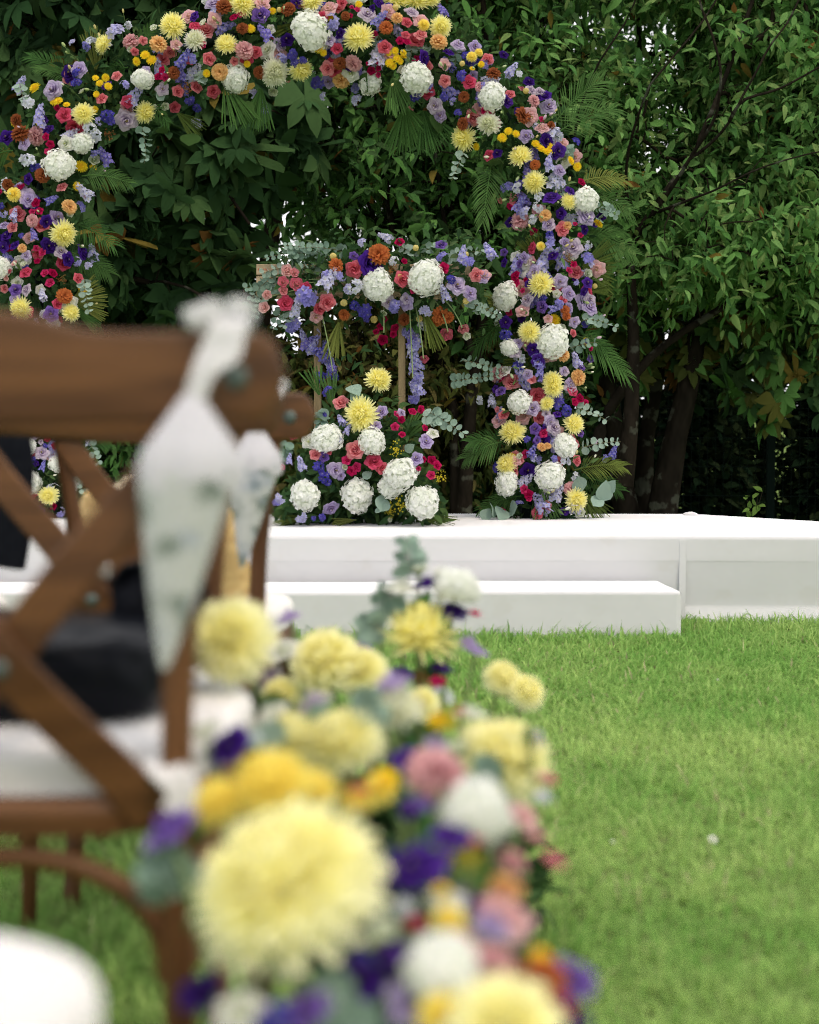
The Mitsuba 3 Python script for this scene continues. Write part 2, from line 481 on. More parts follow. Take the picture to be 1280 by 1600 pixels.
def grow(key, stems, centers, leaf, seed, twig_len, per_twig, size, palette, tip_r=0.0022, droop=0.3, shown=280, brown=0.0):
    """Branches join every centre to the nearest node of the tree so far; leaves sit along a twig at each centre."""
    r = np.random.default_rng(seed)
    nodes, parent, fixed = [], [], []
    for path, radii in stems:
        mbv = tube(path, radii, 10)
        put(mikit.ply(mbv, 'mat_bark', smooth=True), 'trunk', key)
        for q in smooth_path(np.asarray(path), max(6, int(len(path) * 5))):
            nodes.append(q)
            parent.append(-1)
    nodes = [np.array(q) for q in nodes]
    from scipy.spatial import cKDTree
    base = np.array(nodes)
    d0 = cKDTree(base).query(centers)[0]
    order = np.argsort(d0 + r.uniform(0, 0.15, len(centers)))
    N = np.zeros((len(base) + len(centers) * 3, 3))
    N[:len(base)] = base
    par = np.full(len(N), -1)
    cnt = len(base)
    ends = []
    lo = np.array([q[2] for q in base]).min()
    for i in order:
        c = centers[i]
        dd = np.linalg.norm(N[:cnt] - c, axis=1) + 0.35 * np.maximum(0, N[:cnt, 2] - c[2]) 
        j = int(dd.argmin())
        a = N[j]
        m1 = a + (c - a) * 0.4 + np.array([0, 0, 0.06]) * np.linalg.norm(c - a) + r.normal(0, 0.03, 3) * np.linalg.norm(c - a)
        m2 = a + (c - a) * 0.75 + np.array([0, 0, 0.05]) * np.linalg.norm(c - a)
        for q in (m1, m2, c):
            N[cnt] = q
            par[cnt] = j
            j = cnt
            cnt += 1
        ends.append(cnt - 1)
    weight = np.zeros(cnt)
    weight[ends] = 1
    for j in range(cnt - 1, len(base) - 1, -1):
        if par[j] >= 0:
            weight[par[j]] += weight[j]
    rad = np.minimum(tip_r * np.maximum(weight, 1) ** 0.5, 0.03)
    idx = np.arange(len(base), cnt)
    A, B = N[par[idx]], N[idx]
    ra = np.where(par[idx] >= len(base), rad[par[idx]], rad[idx] * 1.15)
    ra, rb = np.minimum(ra, rad[idx] * 1.6), rad[idx]
    tan = unit(B - A)
    a = unit(np.cross(tan, np.where(np.abs(tan[:, 2:]) < 0.9, [0, 0, 1.0], [1.0, 0, 0])))
    b = np.cross(tan, a)
    ang = np.arange(5) * 2 * np.pi / 5
    ring = np.cos(ang)[None, :, None] * a[:, None] + np.sin(ang)[None, :, None] * b[:, None]
    V = np.concatenate([A[:, None] + ring * ra[:, None, None], B[:, None] + ring * rb[:, None, None]], 1)
    jj = np.arange(5)
    fq = np.vstack([np.stack([jj, (jj + 1) % 5, (jj + 1) % 5 + 5], 1), np.stack([jj, (jj + 1) % 5 + 5, jj + 5], 1)])
    Fc = (fq[None] + (np.arange(len(V)) * 10)[:, None, None]).reshape(-1, 3)
    put(mikit.ply((V.reshape(-1, 3), Fc), 'mat_twig', smooth=True), 'branches', key, kind='stuff')
    # leaves
    E = N[ends]
    out = unit(E - N[par[ends]])
    n = len(E)
    dirs = unit(out + r.normal(0, 0.45, (n, 3)) + [0, 0, -droop])
    K = r.poisson(per_twig, n) + 2
    own = np.repeat(np.arange(n), K)
    m = len(own)
    t = r.uniform(-0.25, 1.0, m)
    pos = E[own] + dirs[own] * (t * twig_len)[:, None] + r.normal(0, 0.02, (m, 3))
    pos[:, 2] -= 0.06 * np.maximum(t, 0) ** 2 * twig_len * 3
    pos = pos[pos[:, 2] > 0.05] if False else pos
    x = unit(dirs[own] * 0.6 + r.normal(0, 0.8, (m, 3)) + [0, 0, 0.1 - droop * 1.2])
    up = unit(r.normal(0, 0.45, (m, 3)) + [0.0, -0.25, 0.9])
    R = many_basis(x, up)
    sc = size * np.clip(r.normal(0.95, 0.22, m), 0.45, 1.45)
    M = np.zeros((m, 4, 4))
    M[:, :3, :3] = R * sc[:, None, None]
    M[:, :3, 3] = pos
    M[:, 3, 3] = 1
    pal = np.asarray(palette, float)
    shade = r.integers(0, len(pal), m)
    tree_noise = meshkit.noise(pos * 1.7, seed)
    cols = pal[shade] * (0.75 + 0.5 * tree_noise)[:, None] * r.uniform(0.85, 1.15, m)[:, None]
    if brown:
        bm = r.random(m) < brown * (0.3 + 1.4 * meshkit.noise(pos * 2.5, seed + 3))
        cols[bm] = np.array([(0.17, 0.085, 0.025), (0.20, 0.15, 0.035), (0.12, 0.12, 0.03)])[r.integers(0, 3, bm.sum())]
    protos = leaf
    which = r.integers(0, len(protos), m)
    view, dep = in_view(pos, -10)
    cand = np.nonzero(view)[0]
    pick = cand[np.argsort(dep[cand])[:shown]]
    rest = np.ones(m, bool)
    rest[pick] = False
    keep = np.nonzero(rest)[0]
    V, Fc, C = bake(protos, which[keep], M[keep], cols[keep])
    put(mikit.ply((V, Fc), 'mat_leaf', smooth=True, color=C), 'crown', key, kind='stuff')
    for i in pick:
        v, f = protos[which[i]]
        put(mikit.ply((v @ M[i, :3, :3].T + M[i, :3, 3], f), 'mat_leaf', smooth=True, color=np.tile(cols[i], (len(v), 1))), 'leaf', key)


def cloud(r, n, boxes, keep=None):
    """Points in ellipsoids given as (centre, radii, weight)."""
    w = np.array([b[2] * np.prod(b[1]) for b in boxes])
    pick = r.choice(len(boxes), int(n * 2.5), p=w / w.sum())
    q = unit(r.normal(0, 1, (len(pick), 3))) * (r.random(len(pick)) ** (1 / 2.6))[:, None]
    p = np.array([b[0] for b in boxes])[pick] + q * np.array([b[1] for b in boxes])[pick]
    ok = (meshkit.fbm(p * 1.3, 3, 4) > 0.36) & (p[:, 2] > 0.15)
    if keep is not None:
        ok &= keep(p)
    return p[ok][:n]


rt = np.random.default_rng(21)
CH = [leaf_shape(1.0, w, d, fo, 0.85, 4) for w, d, fo in ((0.40, 0.15, 0.2), (0.36, 0.4, 0.35), (0.43, 0.05, 0.4), (0.38, 0.6, 0.2))]
HC = [chestnut_leaf(rt, 1.0).mesh() for _ in range(8)]
for i, (v, f) in enumerate(HC):
    v[:, 0] = np.where(v[:, 0] < 0, v[:, 0] * 4, v[:, 0])
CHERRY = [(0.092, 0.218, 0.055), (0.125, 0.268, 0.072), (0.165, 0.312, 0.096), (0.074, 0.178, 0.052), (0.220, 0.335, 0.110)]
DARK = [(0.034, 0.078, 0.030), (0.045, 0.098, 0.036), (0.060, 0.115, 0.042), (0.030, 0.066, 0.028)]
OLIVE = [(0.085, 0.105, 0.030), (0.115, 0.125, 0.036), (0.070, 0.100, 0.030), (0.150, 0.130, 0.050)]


def trees():
    r = np.random.default_rng(31)

    def S(pts, s, r0, r1):
        s = np.broadcast_to(s, (len(pts),))
        path = np.array([P(u, v, k) for (u, v), k in zip(pts, s)])
        path = smooth_path(path, max(8, 3 * len(path)))
        return path, (r1 + (r0 - r1) * (1 - np.linspace(0, 1, len(path))) ** 2.2) * (1 + 0.12 * (meshkit.noise(path * 6, 3) - 0.5))
    # right: the small-leaved tree with several stems
    t = thing('garden_tree', 'broad bright green tree with small leaves and several leaning stems right of the flower arch', 'tree')
    stems = [S([(985, 830), (965, 720), (950, 600), (925, 480), (890, 330), (850, 120), (840, -150)], 255, 0.085, 0.02),
             S([(1030, 835), (1052, 700), (1080, 580), (1095, 480), (1120, 300), (1180, 80), (1230, -200)], 258, 0.10, 0.02),
             S([(925, 740), (940, 668), (1014, 561), (1055, 527), (1155, 461), (1218, 390), (1330, 200)], 272, 0.042, 0.014),
             S([(975, 760), (990, 520), (985, 400), (1025, 322), (1078, 248), (1130, 130), (1200, -80)], 280, 0.055, 0.012),
             S([(1005, 830), (1010, 690), (1030, 560), (1010, 420), (980, 250), (1000, 60), (960, -120)], 246, 0.07, 0.015),
             S([(1020, 335), (1078, 248), (1122, 166), (1127, 122), (1114, 57), (1093, 0), (1080, -60)], [284, 292, 300, 303, 304, 304, 300], 0.014, 0.006),
             S([(1078, 248), (1140, 190), (1157, 157), (1181, 114), (1203, 72), (1232, 33), (1260, -40)], [292, 300, 304, 305, 306, 306, 304], 0.010, 0.005),
             S([(1140, 190), (1162, 157), (1214, 140), (1273, 109), (1340, 70)], [300, 304, 306, 308, 308], 0.010, 0.005),
             S([(995, 375), (980, 250), (1011, 142), (1048, 94), (1098, 33), (1140, -40)], [280, 292, 304, 306, 306, 304], 0.012, 0.005),
             S([(890, 330), (900, 200), (930, 110), (985, 20), (1010, -60)], [276, 290, 300, 304, 304], 0.012, 0.005),
             S([(1030, 330), (1110, 300), (1190, 262), (1290, 235)], [286, 300, 306, 308], 0.010, 0.004)]
    hole = P(1035, 175, 258)
    cs = cloud(r, 3000, [(P(1090, 200, 258), (1.8, 0.95, 1.0), 1.0), (P(900, 70, 255), (1.1, 0.9, 0.8), 1.0), (P(1250, 330, 268), (1.0, 0.7, 0.6), 1.0), (P(1240, 60, 262), (0.9, 0.8, 0.8), 1.0),
                         (P(1050, 370, 280), (0.9, 0.45, 0.35), 1.1), (P(1080, -180, 250), (2.0, 0.9, 0.8), 0.22)], lambda p: np.hypot(p[:, 0] - hole[0], (p[:, 2] - hole[2]) * 0.7) > 0.10 + 0.14 * meshkit.noise(p * 5))
    grow(t, stems, cs, CH, 41, 0.30, 16, 0.083, CHERRY, shown=290, brown=0.012)
    # centre: a slender tree with thin stems
    t = thing('slender_tree', 'slender dark tree with thin stems seen through the middle of the flower arch', 'tree')
    stems = [S([(716, 830), (714, 700), (696, 595), (660, 470), (616, 370), (598, 247), (585, 170), (590, -50)], 270, 0.055, 0.015),
             S([(725, 830), (735, 640), (755, 480), (762, 300), (765, 150), (740, -80)], 272, 0.05, 0.02),
             S([(700, 640), (640, 500), (585, 343), (546, 225), (520, 90), (480, -80)], 265, 0.03, 0.010),
             S([(740, 560), (700, 380), (680, 240), (660, 60)], 275, 0.022, 0.010)]
    hole3 = P(450, 350, 265)
    cs = cloud(r, 1500, [(P(640, 270, 262), (1.05, 0.8, 0.7), 1.0), (P(820, 330, 262), (0.5, 0.5, 0.6), 0.9), (P(620, -20, 262), (1.3, 0.9, 0.7), 1.0), (P(560, 120, 270), (0.8, 0.5, 0.4), 1.0),
                        (P(740, 400, 270), (0.45, 0.5, 0.5), 0.9)], lambda p: np.hypot(p[:, 0] - hole3[0], (p[:, 2] - hole3[2]) * 0.8) > 0.02 + 0.42 * meshkit.noise(p * 7))
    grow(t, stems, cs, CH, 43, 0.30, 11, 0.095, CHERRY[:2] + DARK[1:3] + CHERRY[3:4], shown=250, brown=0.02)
    # left: the horse chestnut with large hand-shaped leaves
    t = thing('chestnut_tree', 'dark horse chestnut with large hand-shaped leaves and browned edges behind the left of the arch', 'tree')
    stems = [S([(60, 840), (75, 600), (110, 380), (150, 150), (160, -150)], 250, 0.13, 0.06),
             S([(95, 450), (170, 330), (270, 270), (340, 290), (390, 350)], [250, 262, 280, 292, 296], 0.035, 0.008),
             S([(130, 240), (250, 120), (380, 120), (460, 190)], [250, 265, 280, 290], 0.035, 0.008),
             S([(90, 500), (160, 450), (260, 440), (330, 470)], [250, 270, 290, 296], 0.03, 0.008)]
    cs = cloud(r, 760, [(P(200, 330, 285), (0.75, 0.5, 0.62), 1.0), (P(350, 190, 288), (0.5, 0.4, 0.40), 1.0), (P(90, 120, 272), (1.0, 0.6, 0.9), 1.0),
                        (P(150, 420, 265), (0.9, 0.6, 0.45), 1.0), (P(150, -150, 270), (1.6, 1.0, 0.8), 0.6)])
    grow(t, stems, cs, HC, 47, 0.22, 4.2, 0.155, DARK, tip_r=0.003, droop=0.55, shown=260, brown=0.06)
    # right, behind: a second horse chestnut, lower
    t = thing('chestnut_tree', 'shaded horse chestnut with yellowing hand-shaped leaves in front of the wire fence', 'tree')
    stems = [S([(1330, 840), (1325, 600), (1290, 400), (1240, 200)], 236, 0.10, 0.04), S([(1310, 640), (1220, 560), (1130, 520), (1050, 500)], [236, 250, 256, 258], 0.03, 0.008)]
    cs = cloud(r, 170, [(P(1090, 480, 256), (0.55, 0.25, 0.22), 1.0), (P(1235, 560, 258), (0.25, 0.2, 0.25), 0.8), (P(1150, 570, 254), (0.25, 0.2, 0.16), 0.7),
                        (P(1000, 520, 252), (0.35, 0.3, 0.2), 0.8), (P(1300, 420, 245), (0.6, 0.4, 0.5), 0.8)])
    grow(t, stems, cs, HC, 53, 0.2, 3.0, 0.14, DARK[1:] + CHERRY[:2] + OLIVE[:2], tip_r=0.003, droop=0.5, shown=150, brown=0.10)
    # low shrubs behind the stage
    for k, (u, v, s, rad, pal, lab, sd) in enumerate((
            (560, 600, 262, (0.90, 0.5, 0.78), OLIVE, 'olive brown shrub standing behind the wooden flower stand', 61),
            (330, 660, 258, (0.8, 0.5, 0.60), CHERRY[:4], 'low bright green shrub behind the stage left of the flower stand', 62),
            (780, 640, 250, (0.60, 0.5, 0.65), DARK + OLIVE[:1], 'low dark shrub behind the right leg of the flower arch', 63),
            (110, 640, 248, (1.0, 0.5, 0.6), DARK, 'dark shrub behind the left leg of the flower arch', 64))):
        t = thing('garden_shrub', lab, 'shrub')
        c = P(u, v, s)
        n_c = 560 if sd != 61 else 900
        stems = [(smooth_path([(c[0] + dx * 0.3, c[1], -0.05), (c[0] + dx * 0.6, c[1] + 0.05, c[2] * 0.5), (c[0] + dx, c[1], c[2])], 8), np.linspace(0.018, 0.008, 8)) for dx in (-0.35, -0.05, 0.3)]
        cs = cloud(r, n_c, [(c, rad, 1.0)])
        grow(t, stems, cs, CH, sd, 0.25, 11, 0.085, pal, shown=60, brown=0.05)
    # two taller trees farther back, seen through the gaps
    hole2 = P(430, 400, 190)
    for (u, v, rad, sd, lab) in ((330, 110, (3.0, 1.2, 2.0), 81, 'tall dark tree far behind the left half of the arch'), (1000, 110, (2.9, 1.2, 2.0), 82, 'tall tree far behind the broad green tree on the right')):
        t = thing('background_tree', lab, 'tree')
        c = P(u, v, 188)
        stems = [(smooth_path([(c[0] + dx * 0.2, c[1], -0.1), (c[0] + dx * 0.6, c[1], c[2] * 0.6), (c[0] + dx, c[1], c[2] + 1.0)], 10), np.linspace(0.12, 0.03, 10)) for dx in (-0.7, 0.8)]
        cs = cloud(r, 900 if sd == 81 else 620, [(c, rad, 1.0)], lambda p: (np.hypot((p[:, 0] - hole2[0]) * 0.9, p[:, 2] - hole2[2]) > 0.10 + 0.55 * meshkit.noise(p * 6)) & (np.hypot(p[:, 0] - P(1035, 175, 188)[0], (p[:, 2] - P(1035, 175, 188)[2]) * 0.7) > 0.22 + 0.2 * meshkit.noise(p * 3)))
        grow(t, stems, cs, CH, sd, 0.4, 11, 0.13, DARK + CHERRY[:2] + CHERRY[3:4], shown=0)
    # the weed at the back edge of the stage
    t = thing('weed_plant', 'small light green leafy weed behind the back edge of the stage', 'weed')
    c = P(1172, 812, 325)
    mb = MB()
    r2 = np.random.default_rng(5)
    for k in range(3):
        e = c + [r2.uniform(-0.05, 0.06), 0, r2.uniform(0.08, 0.14)]
        path = smooth_path([c * [1, 1, 0], c, (c + e) / 2 + [0.01, 0, 0], e], 8)
        put(mikit.ply(tube(path, 0.002, 5), 'mat_twig', smooth=True), 'stem', t)
        for q in path[2:]:
            for _ in range(2):
                R = many_basis(unit(r2.normal(0, 1, (1, 3)) + [0, -0.3, 0.2]), unit(r2.normal(0, 0.4, (1, 3)) + [0, -0.5, 0.7]))[0]
                v, f = CH[r2.integers(0, 4)]
                v = (v * [1, 1.6, 1]) @ (R * r2.uniform(0.03, 0.05)).T + q
                put(mikit.ply((v, f), 'mat_leaf', smooth=True, color=np.tile(np.array((0.13, 0.22, 0.05)) * r2.uniform(0.7, 1.2), (len(v), 1))), 'leaf', t)
    # dark conifers of the far hedge
    spots = [(-0.35, 12.8, 1.38), (0.45, 13.0, 1.35), (-1.2, 12.6, 1.5), (2.0, 12.2, 2.3), (2.75, 12.5, 2.7), (3.5, 12.1, 2.6), (1.25, 12.6, 2.0), (4.3, 12.5, 3.0)]
    names = ['low dark conifer behind the olive shrub left of the stand post', 'low dark conifer behind the olive shrub right of the stand post', 'low dark conifer behind the left part of the stage', 'dark conifer right behind the trunks of the broad tree', 'dark conifer behind the fence post',
             'dark conifer behind the right part of the wire fence', 'dark conifer just right of the arch in deep shade', 'tall dark conifer at the right end of the fence']
    for (x, y, h), lab in zip(spots, names):
        t = thing('conifer', lab, 'conifer')
        put(mikit.ply(tube([(x, y, -0.1), (x, y, h * 0.5), (x, y, h)], [0.06, 0.04, 0.01], 7), 'mat_bark', smooth=True), 'trunk', t)
        r3 = np.random.default_rng(int(abs(x) * 100))
        n = 5200
        z = r3.beta(1.1, 1.5, n) * h
        a = r3.uniform(0, 2 * np.pi, n)
        rr = 0.62 * (1 - (z / h) ** 1.8) * np.sqrt(r3.uniform(0.35, 1.0, n)) * (0.8 + 0.4 * meshkit.noise(np.c_[a * 2, z * 3, np.full(n, x)], 2))
        pos = np.c_[x + rr * np.cos(a), y + rr * np.sin(a), z]
        xd = unit(np.c_[np.cos(a), np.sin(a), r3.uniform(-0.4, 0.5, n)] + r3.normal(0, 0.4, (n, 3)))
        R = many_basis(xd, unit(r3.normal(0, 0.7, (n, 3)) + [0, 0, 0.6]))
        M = np.zeros((n, 4, 4))
        M[:, :3, :3] = R * r3.uniform(0.07, 0.15, n)[:, None, None]
        M[:, :3, 3] = pos
        M[:, 3, 3] = 1
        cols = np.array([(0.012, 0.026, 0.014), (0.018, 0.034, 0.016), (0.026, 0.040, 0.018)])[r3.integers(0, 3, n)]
        V, Fc, C = bake([leaf_shape(1.0, 0.5, 0.2, 0.1, 0.9, 3)], np.zeros(n, int), M, cols)
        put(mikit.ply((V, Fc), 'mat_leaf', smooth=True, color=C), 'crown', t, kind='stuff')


trees()


def fence():
    t = thing('wire_fence', 'dark green welded wire mesh fence in the shade at the back right', 'fence')
    a, b = np.array([0.9, 11.25]), np.array([4.6, 10.6])
    L = np.linalg.norm(b - a)
    d = (b - a) / L
    h = 1.05
    for k in range(4):
        q = a + d * (0.6 + 1.0 * k)
        put(mikit.ply(tri_box((q[0], q[1], 0.55), (0.05, 0.05, 1.14)), 'mat_fence', smooth=False), 'post', t)
        mb = MB()
        for i in range(18):
            q = a + d * (0.6 + 1.0 * k + 0.03 + i * 0.0545)
            mb.add(*tube([(q[0], q[1], 0.02), (q[0], q[1], h)], 0.0021, 4))
        for z in np.r_[np.arange(0.06, h, 0.2), h - 0.02]:
            q0, q1 = a + d * (0.6 + 1.0 * k + 0.02), a + d * (0.6 + 1.0 * (k + 1) - 0.02)
            mb.add(*tube([(q0[0], q0[1] - 0.006, z), (q1[0], q1[1] - 0.006, z)], 0.0026, 4))
        put(mb.ply('mat_fence', color=False), 'mesh_panel', t, kind='stuff')


fence()
#---FLOWERS---
# ------------------------------------------------------------------ flower prototypes (unit radius, face to +z)


def rotzy(phi, az):
    """Turns +x up by phi and round z by az: arrays -> (k, 3, 3)."""
    c, s, ca, sa = np.cos(phi), np.sin(phi), np.cos(az), np.sin(az)
    z = np.zeros_like(c)
    up = np.stack([np.stack([c, z, -s], -1), np.stack([z, z + 1, z], -1), np.stack([s, z, c], -1)], -2)
    rz = np.stack([np.stack([ca, -sa, z], -1), np.stack([sa, ca, z], -1), np.stack([z, z, z + 1], -1)], -2)
    return rz @ up


def petal(L, W, nu, nv, p=1.0, q=0.8, cup=0.0, bend=0.0, tipcurl=0.0, frill=0.0, r=None):
    u = np.linspace(0, 1, nu)
    w = np.linspace(-1, 1, nv)
    wd = W * 0.5 * (np.sin(np.pi * (0.06 + 0.90 * u ** p)) ** q)
    X = np.broadcast_to(L * u[:, None], (nu, nv)).copy()
    Y = wd[:, None] * w[None]
    Z = cup * (w[None] ** 2) * wd[:, None] + (bend * u ** 2 + tipcurl * u ** 4)[:, None] * L
    if frill and r is not None:
        Z = Z + frill * r.normal(0, 1, (nu, nv)) * u[:, None] ** 2
        X = X + frill * r.normal(0, 1, (nu, nv)) * u[:, None] ** 2
    return np.stack([X, Y, Z], -1).reshape(-1, 3), grid_faces(nu, nv), np.repeat(u, nv)


def lerp_col(a, b, t):
    t = np.asarray(t)[..., None]
    return np.asarray(a) * (1 - t) + np.asarray(b) * t


def mum(r, inner, outer, spiky=1.0, wide=0.115):
    mb = MB()
    ico = trimesh.creation.icosphere(2, 0.42)
    ico.apply_translation([0, 0, 0.02])
    mb.add(ico.vertices, ico.faces, lerp_col(inner, outer, 0.6))
    rows = 12
    for k in range(rows):
        t = k / (rows - 1)
        phi = math.radians(84 - 108 * t)
        n = int(7 + 23 * math.sin(math.radians(14 + 88 * t)))
        L = 0.50 + 0.30 * t
        v, f, u = petal(L, wide + 0.02 * t, 4, 3, 0.8, 0.6 if wide < 0.15 else 0.42, 0.5, 0.42 - 0.55 * t, 0.18 * spiky)
        for j in range(n):
            az = 2 * math.pi * (j + 0.5 * (k % 2)) / n + r.normal(0, 0.07)
            R = rotzy(np.array(phi + r.normal(0, 0.13 if wide < 0.15 else 0.08)), np.array(az))
            s = r.uniform(0.80, 1.12) if wide < 0.15 else r.uniform(0.84, 1.02)
            off = np.array([0.20 * math.cos(az) * math.cos(phi), 0.20 * math.sin(az) * math.cos(phi), 0.20 * math.sin(phi) + 0.04])
            mb.add(v * s @ R.T + off, f, lerp_col(inner, outer, np.clip(0.25 * t + 0.75 * u * (0.55 + 0.45 * t), 0, 1)) * r.uniform(0.93, 1.05))
    return mb


def hydrangea(r, col, shade):
    mb = MB()
    ico = trimesh.creation.icosphere(2, 0.78)
    ico.vertices[:, 2] = np.maximum(ico.vertices[:, 2], -0.5) * 0.8
    off0 = r.uniform(0, 50, 3)
    ico.vertices *= (0.80 + 0.34 * meshkit.noise(ico.vertices / 0.78 * 1.6 + off0))[:, None]
    mb.add(ico.vertices, ico.faces, np.array(shade) * 0.95)
    n = 210
    k = np.arange(n) + 0.5
    z = 1 - 1.45 * k / n
    a = k * 2.39996
    for i in range(n):
        d = unit(np.array([math.sqrt(1 - z[i] ** 2) * math.cos(a[i]), math.sqrt(1 - z[i] ** 2) * math.sin(a[i]), z[i]]) + r.normal(0, 0.06, 3))
        c = d * r.uniform(0.78, 0.92) * np.array([1, 1, 0.84]) * (0.84 + 0.34 * meshkit.noise(d * 1.6 + off0))
        R0 = basis(unit(d + r.normal(0, 0.22, 3)), r.uniform(0, 6.28))
        tone = lerp_col(shade, col, r.uniform(0.35, 1.0))
        sz = r.uniform(0.135, 0.185)
        for j in range(4):
            v, f, u = petal(sz, sz * 1.02, 3, 3, 0.75, 0.55, 0.18, r.uniform(-0.25, 0.15))
            R = rotzy(np.array(0.15 + r.normal(0, 0.15)), np.array(j * math.pi / 2 + r.normal(0, 0.1)))
            mb.add((v @ R.T) @ R0.T + c, f, tone * r.uniform(0.95, 1.03))
    return mb


def cup_flower(r, rim, base, whorls, heart, n0=5, open_=0.0):
    """Lisianthus and roses: overlapping curved petals, each a sector of a bowl; the inner bowls stand closed."""
    mb = MB()
    u = np.linspace(0, 1, 6)
    w = np.linspace(-1, 1, 6)
    for k in range(whorls):
        t = k / max(whorls - 1, 1)                      # 0 inner, 1 outer
        n = (2, 3, 4, 5, 5)[min(k + 5 - whorls if whorls < 5 else k, 4)]
        r0 = 0.17 + 0.50 * t ** 0.9
        flare = (0.05 + 0.30 * t) * (0.7 + 0.6 * open_)
        hgt = 0.86 - 0.34 * t - 0.30 * open_ * t
        dl = 2 * math.pi / n * (1.45 if n > 3 else 1.25)
        for j in range(n):
            az = 2 * math.pi * (j + 0.5 * (k % 2)) / n + r.normal(0, 0.12) + k * 0.5
            shape = np.sqrt(np.clip(1 - (u * 0.985) ** 4, 0, 1))
            th = az + w[None] * dl / 2 * shape[:, None]
            rho = (r0 * np.sin(np.clip(u * 1.15, 0, 1) * math.pi / 2) ** 0.6 + flare * u ** 3.2)[:, None] + 0.055 * w[None] * (0.4 + u[:, None]) + r.normal(0, 0.018, (6, 6)) * u[:, None] ** 2
            z = (hgt * u ** 1.15 - 0.16 * (0.4 + t) * u ** 6)[:, None] - 0.10 * np.abs(w[None]) ** 2.5 * u[:, None] + r.normal(0, 0.022, (6, 6)) * u[:, None] ** 2 - 0.45
            v = np.stack([rho * np.cos(th), rho * np.sin(th), z], -1).reshape(-1, 3)
            uu = np.repeat(u, 6)
            mb.add(v, grid_faces(6, 6), lerp_col(base, rim, np.clip(uu * 1.5 - 0.25, 0, 1)) * r.uniform(0.90, 1.08))
    ico = trimesh.creation.icosphere(1, 0.13)
    mb.add(ico.vertices * [1, 1, 1.2] + [0, 0, 0.0], ico.faces, heart)
    return mb


def bud_flower(r, rim, base):
    mb = cup_flower(r, rim, base, 3, base, 4, -0.55)
    for j in range(4):
        v, f, u = petal(0.7, 0.22, 3, 3, 0.8, 0.8, 0.2, 0.2)
        R = rotzy(np.array(0.9), np.array(j * 1.57))
        mb.add(v @ R.T + [0, 0, -0.75], f, (0.10, 0.17, 0.05))
    return mb


def ruffle(r, a, b, n=60):
    mb = MB()
    ico = trimesh.creation.icosphere(1, 0.55)
    mb.add(ico.vertices * [1, 1, 0.8], ico.faces, np.array(a) * 0.7)
    for i in range(n):
        z = 1 - 1.15 * (i + 0.5) / n
        az = i * 2.39996
        v, f, u = petal(0.62, 0.5, 4, 4, 0.55, 0.4, 0.25, -0.1, -0.2, 0.05, r)
        R = rotzy(np.array(math.asin(np.clip(z, -1, 1)) + r.normal(0, 0.12)), np.array(az))
        mb.add(v @ R.T + np.array([math.cos(az) * math.sqrt(max(0, 1 - z * z)), math.sin(az) * math.sqrt(max(0, 1 - z * z)), z * 0.7]) * 0.36, f, lerp_col(a, b, u) * r.uniform(0.85, 1.1))
    return mb


def daisy(r, a, heart):
    mb = MB()
    for k, (n, phi, L) in enumerate(((18, 0.08, 0.98), (15, 0.38, 0.82), (11, 0.75, 0.6))):
        v, f, u = petal(L, 0.34, 4, 3, 0.8, 0.45, 0.15, -0.08)
        for j in range(n):
            R = rotzy(np.array(phi + r.normal(0, 0.06)), np.array(2 * math.pi * j / n + k))
            mb.add(v * r.uniform(0.9, 1.05) @ R.T, f, lerp_col(np.array(a) * 0.85, a, u) * r.uniform(0.9, 1.05))
    ico = trimesh.creation.icosphere(2, 0.36)
    ico.vertices *= 1 + 0.08 * r.normal(0, 1, (len(ico.vertices), 1))
    mb.add(ico.vertices * [1, 1, 0.6] + [0, 0, 0.12], ico.faces, heart)
    return mb


def floret(mb, r, c, n, size, col, eye, petals=5):
    R0 = basis(n, r.uniform(0, 6.28))
    for j in range(petals):
        v, f, u = petal(size, size * 0.86, 3, 3, 0.7, 0.55, 0.12, -0.12)
        R = rotzy(np.array(0.30 + r.normal(0, 0.12)), np.array(2 * math.pi * j / petals))
        mb.add((v @ R.T) @ R0.T + c, f, lerp_col(lerp_col(eye, col, 0.35), col, np.clip(u * 2, 0, 1)) * r.uniform(0.85, 1.12))
    ico = trimesh.creation.octahedron() if hasattr(trimesh.creation, 'octahedron') else trimesh.creation.icosphere(0, 1)
    mb.add(ico.vertices * size * 0.17 @ R0.T + c + unit(n) * size * 0.12, ico.faces, eye)


def spike(r, col, eye, n=22):
    """A delphinium spike of length 2 along +y, its flowers facing round +z."""
    mb = MB()
    v, f = tube([(0, -1.1, 0), (0, 0, 0.02), (0.02, 1.0, 0)], [0.03, 0.025, 0.012], 4)
    mb.add(v, f, (0.07, 0.12, 0.04))
    for i in range(n):
        t = i / (n - 1)
        y = -0.9 + 1.8 * t
        a = i * 2.39996
        d = np.array([math.cos(a), 0.25, math.sin(a)])
        w = 0.42 * (1 - 0.65 * t ** 1.5)
        s = 0.36 * (1 - 0.6 * t ** 1.6) * r.uniform(0.85, 1.1)
        floret(mb, r, np.array([0, y, 0]) + d * w * r.uniform(0.7, 1.05), unit(d + r.normal(0, 0.2, 3) + [0, 0, 0.3]), s, np.asarray(col) * r.uniform(0.8, 1.2), eye)
    return mb


def bluebell_cluster(r, col, eye):
    mb = MB()
    for i in range(9):
        d = unit(np.array([r.normal(0, 0.8), r.normal(0, 0.8), 1.0]))
        floret(mb, r, d * [0.62, 0.62, 0.35] * r.uniform(0.7, 1.1), d, r.uniform(0.34, 0.44), np.asarray(col) * r.uniform(0.75, 1.2), eye)
    return mb


